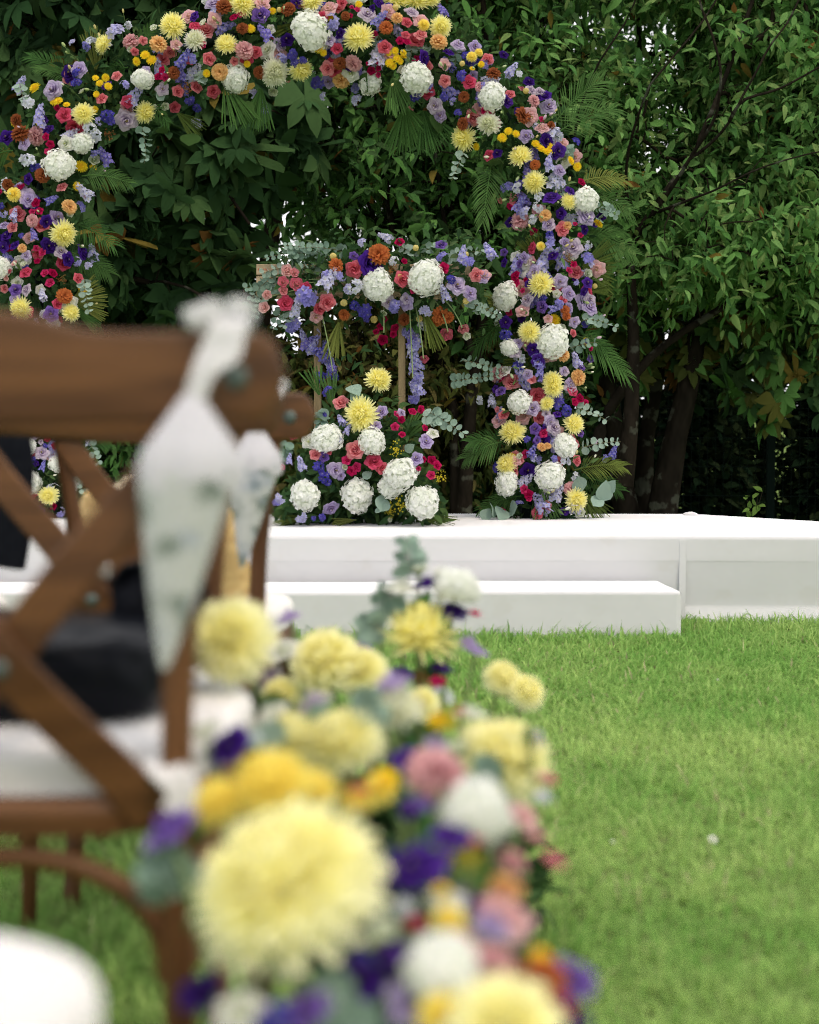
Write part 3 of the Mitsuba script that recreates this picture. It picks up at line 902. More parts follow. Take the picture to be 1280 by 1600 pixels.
def ball(r, col):
    ico = trimesh.creation.icosphere(3, 1.0)
    ico.vertices *= 1 + 0.07 * r.normal(0, 1, (len(ico.vertices), 1))
    return MB().add(ico.vertices, ico.faces, col)


def seed_tuft(r, a, b):
    mb = MB()
    ico = trimesh.creation.icosphere(0, 1)
    for i in range(46):
        c = r.normal(0, 0.38, 3) * [1, 1.3, 0.7]
        mb.add(ico.vertices * r.uniform(0.07, 0.13) + c, ico.faces, lerp_col(a, b, r.random()))
    return mb


KINDS = {   # code: (part name, variants, builder)
    'M': ('yellow_chrysanthemum', 5, lambda r, k: mum(r, (0.94, 0.87, 0.30), (0.96, 0.95, 0.56))),
    'm': ('pale_chrysanthemum', 3, lambda r, k: mum(r, (0.95, 0.90, 0.42), (0.97, 0.965, 0.72), 0.15, 0.19)),
    'W': ('white_chrysanthemum', 2, lambda r, k: mum(r, (0.78, 0.80, 0.52), (0.91, 0.91, 0.87))),
    'H': ('white_hydrangea', 5, lambda r, k: hydrangea(r, (0.93, 0.93, 0.93), (0.83, 0.87, 0.76))),
    'C': ('peach_carnation', 2, lambda r, k: ruffle(r, (0.70, 0.36, 0.12), (0.86, 0.60, 0.28))),
    'O': ('rust_carnation', 2, lambda r, k: ruffle(r, (0.22, 0.055, 0.022), (0.38, 0.125, 0.05), 46)),
    'o': ('orange_carnation', 2, lambda r, k: ruffle(r, (0.42, 0.10, 0.03), (0.62, 0.21, 0.07), 46)),
    'P': ('pale_pink_lisianthus', 3, lambda r, k: cup_flower(r, (0.80, 0.50, 0.54), (0.80, 0.66, 0.58), 4, (0.55, 0.50, 0.20), 5, 0.45)),
    'p': ('dusty_pink_carnation', 2, lambda r, k: ruffle(r, (0.56, 0.24, 0.27), (0.78, 0.48, 0.50))),
    'R': ('pink_rose', 4, lambda r, k: cup_flower(r, ((0.74, 0.18, 0.24), (0.78, 0.26, 0.30), (0.68, 0.10, 0.20), (0.80, 0.34, 0.36))[k], (0.66, 0.10, 0.15), 5, (0.45, 0.06, 0.10), 5, 0.05)),
    'r': ('pink_rosebud', 3, lambda r, k: bud_flower(r, ((0.76, 0.28, 0.34), (0.66, 0.12, 0.22), (0.80, 0.50, 0.50))[k], (0.70, 0.40, 0.36))),
    'G': ('magenta_spray_rose', 3, lambda r, k: cup_flower(r, ((0.62, 0.02, 0.14), (0.68, 0.05, 0.20), (0.45, 0.01, 0.09))[k], (0.50, 0.01, 0.10), 4, (0.3, 0.01, 0.06), 4, -0.15)),
    'D': ('golden_button_chrysanthemum', 2, lambda r, k: daisy(r, (0.94, 0.72, 0.04), (0.86, 0.56, 0.03))),
    'd': ('golden_spray_chrysanthemum', 2, lambda r, k: mum(r, (0.96, 0.82, 0.16), (0.97, 0.90, 0.33), 0.3, 0.17)),
    'U': ('purple_lisianthus', 3, lambda r, k: cup_flower(r, ((0.075, 0.025, 0.29), (0.11, 0.04, 0.36), (0.05, 0.018, 0.20))[k], (0.05, 0.015, 0.15), 4, (0.35, 0.30, 0.10), 5, 0.3)),
    'u': ('violet_lisianthus', 2, lambda r, k: cup_flower(r, (0.24, 0.14, 0.50), (0.12, 0.06, 0.28), 4, (0.35, 0.30, 0.10), 5, 0.3)),
    'L': ('lavender_lisianthus', 4, lambda r, k: cup_flower(r, ((0.56, 0.47, 0.72), (0.62, 0.54, 0.74), (0.66, 0.58, 0.68), (0.50, 0.42, 0.68))[k], (0.42, 0.30, 0.52), 4, (0.30, 0.24, 0.10), 5, 0.6)),
    'T': ('white_lisianthus', 2, lambda r, k: cup_flower(r, (0.85, 0.84, 0.82), (0.70, 0.76, 0.55), 4, (0.5, 0.55, 0.2), 5, 0.4)),
    't': ('white_rosebud', 2, lambda r, k: bud_flower(r, (0.84, 0.85, 0.76), (0.55, 0.66, 0.38))),
    'B': ('blue_delphinium', 3, lambda r, k: spike(r, ((0.20, 0.19, 0.60), (0.27, 0.26, 0.66), (0.24, 0.20, 0.62))[k], (0.62, 0.58, 0.62))),
    'b': ('lilac_delphinium', 3, lambda r, k: spike(r, ((0.48, 0.47, 0.78), (0.60, 0.60, 0.82), (0.42, 0.40, 0.75))[k], (0.75, 0.74, 0.66))),
    'n': ('indigo_delphinium', 2, lambda r, k: bluebell_cluster(r, ((0.075, 0.065, 0.40), (0.12, 0.10, 0.50))[k], (0.35, 0.33, 0.45))),
    'v': ('lilac_delphinium_floret', 3, lambda r, k: bluebell_cluster(r, ((0.42, 0.40, 0.76), (0.30, 0.28, 0.68), (0.55, 0.54, 0.80))[k], (0.72, 0.70, 0.60))),
    'w': ('white_stock', 2, lambda r, k: bluebell_cluster(r, (0.70, 0.72, 0.82), (0.60, 0.66, 0.50))),
    'K': ('cream_button_flower', 1, lambda r, k: ball(r, (0.76, 0.66, 0.28))),
    'S': ('rust_seed_tuft', 2, lambda r, k: seed_tuft(r, (0.20, 0.08, 0.03), (0.42, 0.22, 0.08))),
    'Y': ('goldenrod', 2, lambda r, k: seed_tuft(r, (0.55, 0.48, 0.04), (0.75, 0.65, 0.08))),
}
rf = np.random.default_rng(99)
PROTO = {}


def proto(code):
    name, n, build = KINDS[code]
    if code not in PROTO:
        PROTO[code] = [build(rf, k).ply('mat_petal') for k in range(n)]
    return name, PROTO[code][rf.integers(0, n)]


def flower(holder, code, pos, R, n, roll=None):
    name, pl = proto(code)
    if code in 'Bb' and roll is None:
        roll = rf.normal(0, 0.6)
    m = mat4(basis(n, rf.uniform(0, 6.28) if roll is None else roll), pos, R * rf.uniform(0.90, 1.12))
    if code in 'MmWHCOopTLUu':
        m[:3, 0] *= rf.uniform(0.84, 1.10)
        m[:3, 2] *= rf.uniform(0.78, 1.05)
    return put({**pl, 'to_world': tr(m)}, name, holder)


def leaf_mass(holder, points, normals, size, palette, seed, protos=None, name='greenery'):
    r = np.random.default_rng(seed)
    m = len(points)
    x = unit(r.normal(0, 1, (m, 3)) + 0.7 * normals + [0, 0, -0.2])
    R = many_basis(x, unit(normals + r.normal(0, 0.4, (m, 3)) + [0, 0, 0.3]))
    M = np.zeros((m, 4, 4))
    M[:, :3, :3] = R * (size * r.uniform(0.6, 1.2, m))[:, None, None]
    M[:, :3, 3] = points
    M[:, 3, 3] = 1
    pal = np.asarray(palette)
    cols = pal[r.integers(0, len(pal), m)] * r.uniform(0.75, 1.25, m)[:, None]
    pr = protos or CH
    V, Fc, C = bake(pr, r.integers(0, len(pr), m), M, cols)
    put(mikit.ply((V, Fc), 'mat_leaf', smooth=True, color=C), name, holder, kind='stuff')


# fronds and sprigs, built between two points of the place
GREEN_PALM = [(0.045, 0.105, 0.030), (0.060, 0.130, 0.036), (0.075, 0.150, 0.045)]
OLIVE_PALM = [(0.115, 0.150, 0.035), (0.150, 0.175, 0.045), (0.090, 0.130, 0.032)]
EUC = [(0.20, 0.30, 0.24), (0.25, 0.35, 0.29), (0.30, 0.40, 0.34)]


def areca(holder, a, b, pal, leafl=0.5, n=21, droop=0.12):
    L = np.linalg.norm(b - a)
    mid = (a + b) / 2 + [0, -0.02, droop * L]
    t = np.linspace(0, 1, 14)[:, None]
    path = (1 - t) ** 2 * a + 2 * t * (1 - t) * mid + t ** 2 * b
    mb = MB()
    c = np.asarray(pal[rf.integers(0, len(pal))])
    mb.add(*tube(path, np.linspace(0.0035, 0.001, 14), 4), c * 1.5)
    tan = unit(np.gradient(path, axis=0))
    face = unit(np.array([rf.normal(0, 0.35), -1.0, rf.normal(0.25, 0.3)]))
    for s in (-1, 1):
        for k in range(n):
            u = 0.12 + 0.88 * k / (n - 1)
            i = u * 13
            j = min(int(i), 12)
            p = path[j] + (path[j + 1] - path[j]) * (i - j)
            side = unit(np.cross(tan[j], face)) * s
            d = unit(side * (1.0 - 0.45 * u) + tan[j] * (0.55 + 0.6 * u) + face * 0.12 + rf.normal(0, 0.05, 3))
            l = L * leafl * (0.55 + 0.45 * math.sin(math.pi * min(1, 0.25 + 0.7 * u))) * rf.uniform(0.9, 1.1)
            wv = unit(np.cross(d, face)) * (0.0027 + 0.0014 * L)
            g = np.array([0, 0, -1.0]) * l
            q0, q1, q2 = p, p + d * l * 0.55 + g * 0.05, p + d * l * 0.95 + g * 0.22
            mb.add([q0 - wv * 0.5, q0 + wv * 0.5, q1 - wv, q1 + wv, q2], [[0, 1, 3], [0, 3, 2], [2, 3, 4]], c * rf.uniform(0.75, 1.3))
    put(mb.ply('mat_leaf'), 'palm_frond', holder)


def fan(holder, a, b, spread, pal, n=20, tilt=0.0):
    L = np.linalg.norm(b - a)
    d0 = unit(b - a)
    face = unit(np.array([rf.normal(0, 0.3), -1.0, rf.normal(0.2, 0.3)]))
    side = unit(np.cross(d0, face))
    face = np.cross(side, d0)
    mb = MB()
    c = np.asarray(pal[rf.integers(0, len(pal))])
    for k in range(n):
        al = math.radians(spread) * (k / (n - 1) - 0.5) + rf.normal(0, 0.012)
        d = d0 * math.cos(al) + side * math.sin(al) + face * rf.normal(0.0, 0.05)
        l = L * rf.uniform(0.88, 1.06)
        wv = unit(np.cross(d, face)) * (0.35 * math.radians(spread) / n * L)
        up = face * (0.35 * np.linalg.norm(wv))
        q = []
        for tt, ww in ((0.06, 0.25), (0.45, 0.85), (0.8, 1.0), (1.0, 0.55)):
            sag = np.array([0, 0, -0.05 * L * tt ** 2])
            m = a + d * l * tt + sag
            q += [m - wv * ww + up * ww, m - up * ww * 0.5, m + wv * ww + up * ww]
        mb.add(q, grid_faces(4, 3), c * rf.uniform(0.75, 1.3))
    put(mb.ply('mat_leaf', smooth=False) if False else mb.ply('mat_leaf'), 'fan_palm_leaf', holder)


def eucalyptus(holder, a, b, size=0.036, pairs=None, name='eucalyptus_sprig'):
    L = np.linalg.norm(b - a)
    pairs = pairs or max(5, int(L / 0.024))
    mid = (a + b) / 2 + rf.normal(0, 0.06, 3) * L + [0, 0, 0.08 * L]
    t = np.linspace(0, 1, 10)[:, None]
    path = (1 - t) ** 2 * a + 2 * t * (1 - t) * mid + t ** 2 * b
    mb = MB()
    c = np.asarray(EUC[rf.integers(0, 3)])
    mb.add(*tube(path, np.linspace(0.002, 0.0008, 10), 4), (0.22, 0.20, 0.12))
    tan = unit(np.gradient(path, axis=0))
    ang = np.arange(8) * math.pi / 4
    disc = np.c_[0.5 + 0.5 * np.cos(ang), 0.46 * np.sin(ang) * 1.0, 0.12 * np.cos(ang) ** 2]
    disc = np.vstack([disc, [0.5, 0, -0.05]])
    ff = np.array([[i, (i + 1) % 8, 8] for i in range(8)])
    for k in range(pairs):
        u = (k + 0.3) / pairs
        i = min(int(u * 9), 8)
        p = path[i] + (path[i + 1] - path[i]) * (u * 9 - i)
        s0 = unit(np.cross(tan[i], unit(np.array([0.2, -1, 0.3]) + rf.normal(0, 0.5, 3))))
        for s in (-1, 1):
            d = unit(s0 * s + tan[i] * 0.35 + rf.normal(0, 0.15, 3))
            R = many_basis(d[None], unit(rf.normal(0, 0.5, 3) + [0, -0.8, 0.5])[None])[0]
            sz = size * (1.1 - 0.45 * u) * rf.uniform(0.85, 1.15)
            mb.add(disc * sz @ R.T + p, ff, c * rf.uniform(0.85, 1.2))
    put(mb.ply('mat_leaf'), name, holder)


def big_leaf(holder, pos, size, col, n, name='grey_green_leaf'):
    v, f = leaf_shape(1.0, 0.85, 0.2, 0.2, 0.75, 5)
    x = unit(rf.normal(0, 1, 3) + [0, 0, 0.3])
    R = many_basis(x[None], unit(n)[None])[0]
    put(mikit.ply(((v - [0.5, 0, 0]) * size @ R.T + pos, f), 'mat_leaf', smooth=True, color=np.tile(np.asarray(col) * rf.uniform(0.85, 1.15), (len(v), 1))), name, holder)


# ------------------------------------------------------------------ the flower arch
SA = 338.0
PATH_PX = np.array([(62, 812), (60, 700), (58, 560), (62, 440), (60, 330), (85, 225), (140, 150), (220, 100), (320, 70), (420, 42), (520, 40), (620, 62), (710, 110),
                    (775, 165), (830, 235), (868, 310), (868, 400), (852, 480), (846, 560), (850, 640), (846, 720), (850, 812)], float)


def surf(path, half, s0, bulge):
    """Depth and outward direction of an arrangement whose body follows a line of the place."""
    fine = smooth_path(path, 300)

    def at(u, v, lift=1.0):
        dd = np.hypot(fine[:, 0] - u, fine[:, 1] - v)
        j = int(dd.argmin())
        q = dd[j] / half
        d = F / s0 - bulge * math.sqrt(max(0.0, 1 - q * q)) * lift
        rad = np.array([u - fine[j, 0], v - fine[j, 1]]) / half
        k = min(1.0, np.linalg.norm(rad)) / (np.linalg.norm(rad) + 1e-9)
        rad = rad * k
        n = np.array([rad[0] * 0.9, -1.0, -rad[1] * 0.7 + 0.25])
        return P(u, v, F / d), unit(n)
    return at


def listed(holder, text, org, k, at, s_ref, lift=1.0, jitter=0.28, scale=1.0):
    """Flowers of a list «code x y size»: where each one sits on the arrangement."""
    for item in text.split(';'):
        q = item.split()
        if len(q) < 4:
            continue
        u, v, size = org[0] + float(q[1]) / k, org[1] + float(q[2]) / k, float(q[3]) / k
        p, n = at(u, v, lift)
        s = F / ((p - CAM) @ FWD)
        R = size / s / 2 * scale
        code = q[0]
        n = unit(n + rf.normal(0, jitter * (1.5 if code in 'MWU' else 1.0), 3) * [1, 0.2, 1])
        if code in 'Bb':
            R *= 0.80
        elif code in 'MmW':
            R *= 1.08
        elif code in 'ULPTRu':
            R *= 1.22
        elif code in 'GrtCOop':
            R *= 1.15
        elif code in 'nvw':
            R *= 1.2
        p = p + n * R * (0.35 if code not in 'MHW' else 0.15)
        flower(holder, code, p, R, n)


arch = thing('flower_arch', 'tall arch covered in yellow, white, purple and pink flowers standing on the white stage', 'flower arch')
AT = surf(PATH_PX, 85, SA, 0.20)

R1 = """M 788 125 120;M 1030 212 115;M 1105 25 115;M 385 520 118;M 655 510 112;M 480 205 95;W 890 190 108;H 650 360 100;W 1250 325 120;H 1070 355 135;H 268 760 155;H 375 650 105;
T 300 652 72;C 718 213 80;C 1003 327 66;O 1018 42 62;O 1105 135 50;O 790 335 50;O 85 548 52;O 100 620 75;O 190 800 60;O 1175 330 50;P 800 203 52;P 975 88 58;R 885 120 46;P 1190 15 64;p 1105 235 76;
R 950 268 62;R 1165 237 50;R 293 523 66;R 580 460 58;R 463 450 48;R 795 487 50;R 808 415 48;R 970 415 52;R 650 185 42;R 1065 278 36;G 720 350 38;G 750 352 40;G 738 318 34;G 1065 80 42;G 1098 62 40;
G 210 622 38;G 229 655 38;G 218 690 32;G 925 203 34;G 240 708 32;D 625 278 44;D 662 255 50;D 692 278 50;D 435 358 38;D 480 352 38;D 455 382 42;D 490 395 42;D 440 430 38;D 270 465 50;D 303 480 38;D 163 405 58;
D 1140 133 44;D 1122 292 34;D 938 333 40;U 885 75 44;U 30 625 64;u 1185 68 78;n 360 340 60;n 350 390 60;L 360 315 68;L 240 408 78;L 738 405 58;L 660 325 50;L 575 545 84;L 970 15 68;
t 748 480 48;t 700 490 40;t 700 128 40;t 925 105 42;t 1240 415 42;B 835 260 130;v 530 170 110;B 390 215 80;v 335 200 40;B 1200 150 125;v 570 390 62;n 860 450 62;n 895 490 52;v 900 550 60;B 470 705 120;B 430 700 80;n 490 530 75;v 1150 440 80;v 1205 490 60;v 1190 455 50;
w 135 480 90;b 190 530 125;b 105 390 110;w 410 590 80;w 130 740 90;v 870 270 60;w 430 620 70;n 500 560 50;S 490 610 60;S 850 400 60;L 110 655 50;v 450 555 45"""
R2 = """M 265 15 115;M 470 180 128;M 835 122 108;M 950 628 122;M 195 312 112;M 1205 718 118;H 245 145 170;H 735 355 145;H 1075 445 145;H 520 378 108;T 432 330 66;W 80 328 108;W 1062 563 108;
C 640 92 52;C 830 205 74;C 395 358 66;O 150 50 56;O 385 290 62;O 1080 345 58;O 945 440 50;O 945 565 52;O 1205 530 66;O 405 75 38;o 590 130 52;o 1270 750 46;P 335 40 78;P 600 50 62;p 450 280 66;P 1245 530 78;P 750 95 62;R 680 160 38;P 858 292 48;
R 302 75 48;R 368 222 56;R 327 310 58;R 585 215 54;R 748 160 52;R 685 103 48;R 860 368 56;R 968 375 58;R 1052 272 48;R 700 505 40;R 1060 706 46;R 390 12 42;R 1155 430 42;p 1255 465 52;p 1018 400 44;
G 462 45 32;G 435 33 24;G 655 185 40;G 685 192 36;G 560 280 32;G 510 290 24;G 525 320 38;G 560 310 32;G 558 340 30;G 1040 503 40;G 1070 500 38;G 430 70 24;D 468 22 38;D 290 220 46;D 305 238 34;D 605 240 32;D 635 232 40;D 668 242 36;D 640 268 44;D 610 288 46;D 660 280 32;D 627 300 36;
d 980 265 52;d 1010 245 44;D 1025 295 34;D 983 315 30;d 760 120 62;D 1148 598 42;D 1120 628 50;D 1180 610 40;D 1270 655 34;U 560 18 58;U 530 40 44;U 385 152 48;U 763 262 62;U 1140 458 58;U 1240 372 44;U 875 240 44;U 1098 698 42;U 185 10 52;
L 505 65 64;L 708 58 64;L 335 182 54;L 918 205 66;L 995 210 52;L 815 480 66;L 835 524 56;L 1228 618 52;L 330 370 52;L 1250 410 52;B 570 88 110;v 350 100 86;n 165 245 62;n 180 285 54;n 215 270 46;n 285 375 74;v 310 435 42;v 460 455 66;n 865 440 52;v 900 470 48;n 735 440 72;n 920 515 42;v 455 395 56;v 30 455 36;v 48 500 42;v 1040 400 62;n 940 350 60;b 1160 320 100;
K 105 47 24;K 633 38 26;K 935 290 26;K 1225 415 26;t 78 415 44;v 800 400 50;S 200 30 40;R 140 350 40;w 1190 345 50"""
R3 = """U 675 290 62;L 650 265 50;P 665 448 58;O 705 438 36;U 685 510 68;U 745 560 64;U 720 580 54;D 630 530 42;D 655 555 50;D 690 570 48;D 700 540 38;D 800 615 52;D 835 640 48;b 690 610 110;v 705 660 72;L 750 660 54;U 800 765 54;G 858 720 46;G 875 760 44;M 790 820 96;H 875 810 135;
L 880 885 98;U 958 890 54;D 940 930 56;R 765 950 62;U 760 875 64;U 710 800 78;C 680 890 58;L 695 930 62;M 630 720 130;B 560 830 105;v 590 870 84;w 545 750 64;w 650 800 66;G 503 838 38;U 505 920 48;w 640 850 66;w 620 910 60;R 455 810 30"""
R4 = """M 550 398 155;M 480 675 135;M 620 960 125;H 350 470 175;H 620 730 205;H 365 765 120;R 670 78 74;R 675 485 48;P 440 550 78;P 590 595 48;R 735 680 46;G 400 345 66;G 400 390 62;G 455 365 28;G 440 430 32;G 712 312 46;G 740 275 38;G 780 105 38;G 748 38 30;G 840 770 36;
o 690 545 56;o 690 580 46;S 705 240 70;C 670 815 74;C 755 940 78;C 700 50 52;C 560 10 42;u 555 525 68;U 340 615 64;U 500 775 64;U 335 265 58;U 820 385 64;U 800 430 54;u 840 830 46;U 860 45 44;U 530 840 74;u 330 205 48;u 425 270 48;U 800 70 64;U 620 225 54;u 785 880 46;
L 595 45 74;L 735 175 94;L 690 150 64;v 620 170 100;L 800 15 64;L 450 235 68;L 660 375 74;L 710 445 68;T 640 448 52;L 465 485 64;L 710 530 58;L 830 525 94;L 835 480 64;L 745 615 54;L 395 795 62;L 410 740 54;L 685 905 54;v 820 255 94;v 800 185 64;L 510 325 84;v 750 385 48;L 470 920 54;L 720 970 54;
B 630 545 120;v 650 510 64;B 545 900 120;b 750 840 125;n 340 700 84;d 545 170 60;D 875 40 58;K 865 403 26;w 500 15 60;v 840 290 50;n 600 100 60;v 600 130 66;U 470 390 40;n 560 470 50"""
R5 = """M 695 170 130;M 655 265 98;M 460 445 155;M 810 390 124;M 430 625 124;M 825 830 135;H 500 260 150;H 760 515 165;H 430 735 172;H 670 695 200;L 575 295 78;L 675 370 74;L 700 405 78;L 795 165 68;L 655 325 48;L 760 75 52;L 938 485 38;L 545 95 58;
R 405 335 62;r 370 300 46;R 805 193 68;R 830 600 62;P 475 605 58;R 570 125 48;t 500 575 44;G 850 235 56;G 885 262 48;G 820 255 52;G 525 770 54;G 550 800 54;G 555 830 38;G 640 440 54;C 830 110 78;C 625 530 58;C 660 515 36;u 385 195 58;U 355 180 40;u 590 415 64;u 600 480 48;u 855 440 44;U 720 330 44;
b 340 255 130;w 280 240 80;B 620 50 80;B 620 120 70;B 565 545 120;v 590 590 60;n 765 310 80;B 1040 545 110;v 990 590 60;v 690 590 66;w 760 610 70;n 540 480 50;U 650 400 40"""
R8 = """M 410 870 185;M 155 1370 170;M 465 1410 122;H 0 1110 205;R 415 570 78;p 220 790 88;R 85 835 68;R 175 1140 92;R 520 1175 78;R 380 1345 72;p 40 1075 38;G 240 670 62;G 265 725 56;G 215 730 48;G 0 600 52;G 240 970 38;G 285 1000 58;G 250 1060 48;G 300 1140 60;G 350 1140 60;G 335 1205 72;
r 100 1075 48;r 70 1125 48;r 45 1170 52;C 455 705 88;o 425 1295 88;O 60 545 74;C 150 980 62;U 305 790 84;U 325 955 94;U 450 1045 78;U 45 890 74;U 20 965 78;u 105 1250 80;U 100 955 64;L 190 650 78;L 405 995 88;L 175 1020 64;L 175 1250 68;u 340 1410 88;L 100 1310 68;
B 345 660 130;b 100 760 145;b 555 600 175;B 230 880 105;b 280 1290 125;b 610 1010 155;v 585 1095 74;v 510 1060 72;S 410 1180 80;d 100 620 100;v 40 740 70;n 20 700 70;n 150 900 60;L 30 820 60;t 160 1080 50;U 190 510 70;o 280 500 70"""
R9 = """H 235 310 185;H 245 610 205;H 470 460 155;L 305 200 84;L 350 360 98;L 340 270 44;G 395 250 64;G 460 300 68;B 365 470 125;M 410 710 205;P 400 150 64;D 440 180 50;n 280 420 70;b 740 260 120;t 700 500 60;U 300 450 50;n 380 300 50;H 100 480 160;L 60 330 80;B 60 680 120;M 120 180 150"""


def build_arch():
    # the frame: a tube bent to the arch, two feet
    line = smooth_path(PATH_PX, 60)
    path = np.array([P(u, v, F / (F / SA + 0.10)) for u, v in line])
    path[0, 2] = path[-1, 2] = HS
    put(mikit.ply(tube(path, 0.022, 8), 'mat_fence', smooth=True), 'frame', arch)
    for q in (path[0], path[-1]):
        put(mikit.ply(rounded_prism(np.array([(q[0] - 0.11, q[1] - 0.14), (q[0] + 0.11, q[1] - 0.14), (q[0] + 0.11, q[1] + 0.14), (q[0] - 0.11, q[1] + 0.14)]), HS, HS + 0.085, 0.01), 'mat_fence', smooth=30), 'foot', arch)
    # the greenery that covers it
    r = np.random.default_rng(17)
    fine = smooth_path(PATH_PX, 400)
    pts, nrm = [], []
    m = 6500
    idx = r.integers(0, 400, m)
    a = r.uniform(0, 2 * math.pi, m)
    rad = np.sqrt(r.random(m)) * 70
    for j, al, q in zip(idx, a, rad):
        t = fine[min(j + 1, 399)] - fine[max(j - 1, 0)]
        t /= np.linalg.norm(t)
        s = np.array([-t[1], t[0]])
        u, v = fine[j] + s * q * math.cos(al)
        d = F / SA - 0.19 * (q / 85) * math.sin(al) * 0.95 + 0.02
        pts.append(P(u, min(v, 806), F / d))
        nrm.append([s[0] * math.cos(al), -math.sin(al), -s[1] * math.cos(al)])
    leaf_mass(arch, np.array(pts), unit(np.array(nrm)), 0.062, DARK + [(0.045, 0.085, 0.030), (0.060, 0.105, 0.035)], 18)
    for txt, org, k in ((R1, (0, 0), 2.909), (R2, (400, 0), 2.909), (R3, (640, 60), 3.2), (R4, (700, 340), 3.765), (R5, (680, 560), 3.765), (R8, (0, 160), 4.267), (R9, (0, 640), 5.333)):
        listed(arch, txt, org, k, AT, SA)
    # small blooms set deeper between them, and the ones above the frame of the picture
    for _ in range(330):
        j = r.integers(0, 400)
        q = r.uniform(-72, 72)
        t = fine[min(j + 1, 399)] - fine[max(j - 1, 0)]
        t /= np.linalg.norm(t)
        u, v = fine[j] + np.array([-t[1], t[0]]) * q
        p, n = AT(u, min(v, 800), r.uniform(0.62, 0.92))
        code = 'nvUPLGRDtbwBTpRb'[r.integers(0, 16)]
        flower(arch, code, p, r.uniform(0.022, 0.045) * (0.75 if code in 'GDt' else 1.5 if code in 'bB' else 1.1), unit(n + r.normal(0, 0.3, 3)))
    for _ in range(95):
        j = r.integers(0, 400)
        t = fine[min(j + 1, 399)] - fine[max(j - 1, 0)]
        t /= np.linalg.norm(t)
        q = r.uniform(-66, 66)
        sd = np.array([-t[1], t[0]])
        u, v = fine[j] + sd * q
        p, n = AT(u, min(v, 795), 0.8)
        d = unit(n + RIGHT * sd[0] * q / 60 - UP * sd[1] * q / 60 + r.normal(0, 0.35, 3))
        e = p + d * r.uniform(0.04, 0.10)
        path = smooth_path([p - d * 0.03, (p + e) / 2 + r.normal(0, 0.008, 3), e], 7)
        mb = MB()
        mb.add(*tube(path, 0.0016, 4), (0.16, 0.24, 0.09))
        ico = trimesh.creation.icosphere(1, 1.0)
        B = basis(unit(path[-1] - path[-2]))
        col = np.array(((0.62, 0.70, 0.42), (0.80, 0.80, 0.66), (0.72, 0.56, 0.66), (0.45, 0.55, 0.25), (0.70, 0.62, 0.30)))[r.integers(0, 5)]
        mb.add(ico.vertices * np.array([0.5, 0.5, 1.0]) * r.uniform(0.008, 0.014) @ B.T + e, ico.faces, col)
        for k in range(2):
            v2, f2 = CH[r.integers(0, 4)]
            Rm = many_basis(unit(d + r.normal(0, 0.6, 3))[None], unit(r.normal(0, 0.5, 3) + [0, -0.7, 0.5])[None])[0]
            mb.add(v2 * r.uniform(0.025, 0.045) @ Rm.T + path[2 + k * 2], f2, np.array((0.10, 0.17, 0.06)) * r.uniform(0.7, 1.3))
        put(mb.ply('mat_leaf'), 'flower_bud', arch)
    for u in np.linspace(330, 680, 13):
        p, n = AT(u + r.normal(0, 8), -32 + 10 * abs(r.normal()) + abs(u - 480) * 0.12, 0.8)
        code = 'MHRLUPCBMvHR'[r.integers(0, 12)]
        flower(arch, code, p, 0.065 if code in 'MH' else 0.04, unit(n + [0, 0, 0.5]))
    # palm fronds, fan leaves, eucalyptus: (base, tip) pixels of the photograph on the arch's own plane
    back = 0.10

    def at2(u, v, out=0.0):
        return P(u, v, F / (F / SA - 0.06 - out))
    for a, b, pal, ll in (((118, 124), (48, 88), 0, .42), ((120, 128), (60, 108), 0, .4), ((205, 100), (238, 42), 0, .4), ((200, 105), (160, 130), 0, .4), ((212, 158), (262, 190), 0, .3), ((862, 198), (934, 128), 0, .55), ((868, 210), (956, 170), 0, .5),
                         ((905, 285), (975, 280), 1, .42), ((908, 300), (985, 330), 0, .42), ((910, 365), (990, 395), 0, .42), ((905, 372), (975, 362), 0, .35), ((790, 500), (742, 545), 0, .5), ((900, 527), (978, 585), 0, .45), ((905, 520), (960, 560), 0, .4),
                         ((785, 690), (728, 715), 0, .5), ((790, 695), (735, 690), 0, .45), ((815, 775), (752, 795), 0, .4), ((898, 735), (972, 728), 1, .42), ((900, 745), (968, 765), 0, .4), ((128, 275), (200, 285), 0, .4), ((110, 350), (175, 380), 0, .5),
                         ((112, 395), (170, 425), 0, .5), ((770, 250), (755, 345), 0, .35), ((20, 235), (-25, 255), 0, .4), ((128, 700), (170, 690), 0, .4), ((790, 170), (765, 205), 0, .4)):
        areca(arch, at2(*a, rf.uniform(-0.05, 0.08)), at2(*b, rf.uniform(-0.08, 0.12)), (GREEN_PALM, OLIVE_PALM)[pal], ll)
    for a, b, sp, pal in (((150, 112), (148, 40), 50, 1), ((140, 150), (120, 178), 60, 1), ((470, 35), (418, 70), 55, 1), ((408, 134), (400, 205), 50, 0), ((350, 128), (385, 195), 55, 0), ((275, 175), (315, 208), 50, 1), ((612, 118), (632, 175), 60, 0), ((632, 165), (648, 238), 85, 0),
                         ((660, 170), (690, 232), 60, 0), ((848, 418), (822, 366), 40, 1), ((852, 420), (868, 395), 40, 1), ((908, 418), (962, 410), 75, 1), ((915, 455), (955, 448), 40, 1), ((788, 478), (748, 470), 60, 1), ((848, 560), (788, 592), 60, 1), ((838, 572), (830, 632), 70, 1),
                         ((845, 758), (862, 812), 60, 0), ((838, 756), (846, 808), 40, 0), ((905, 768), (948, 808), 40, 1), ((905, 760), (930, 808), 40, 1), ((110, 470), (168, 462), 80, 1), ((112, 480), (160, 500), 60, 0), ((15, 300), (45, 305), 50, 0), ((40, 200), (62, 172), 40, 0)):
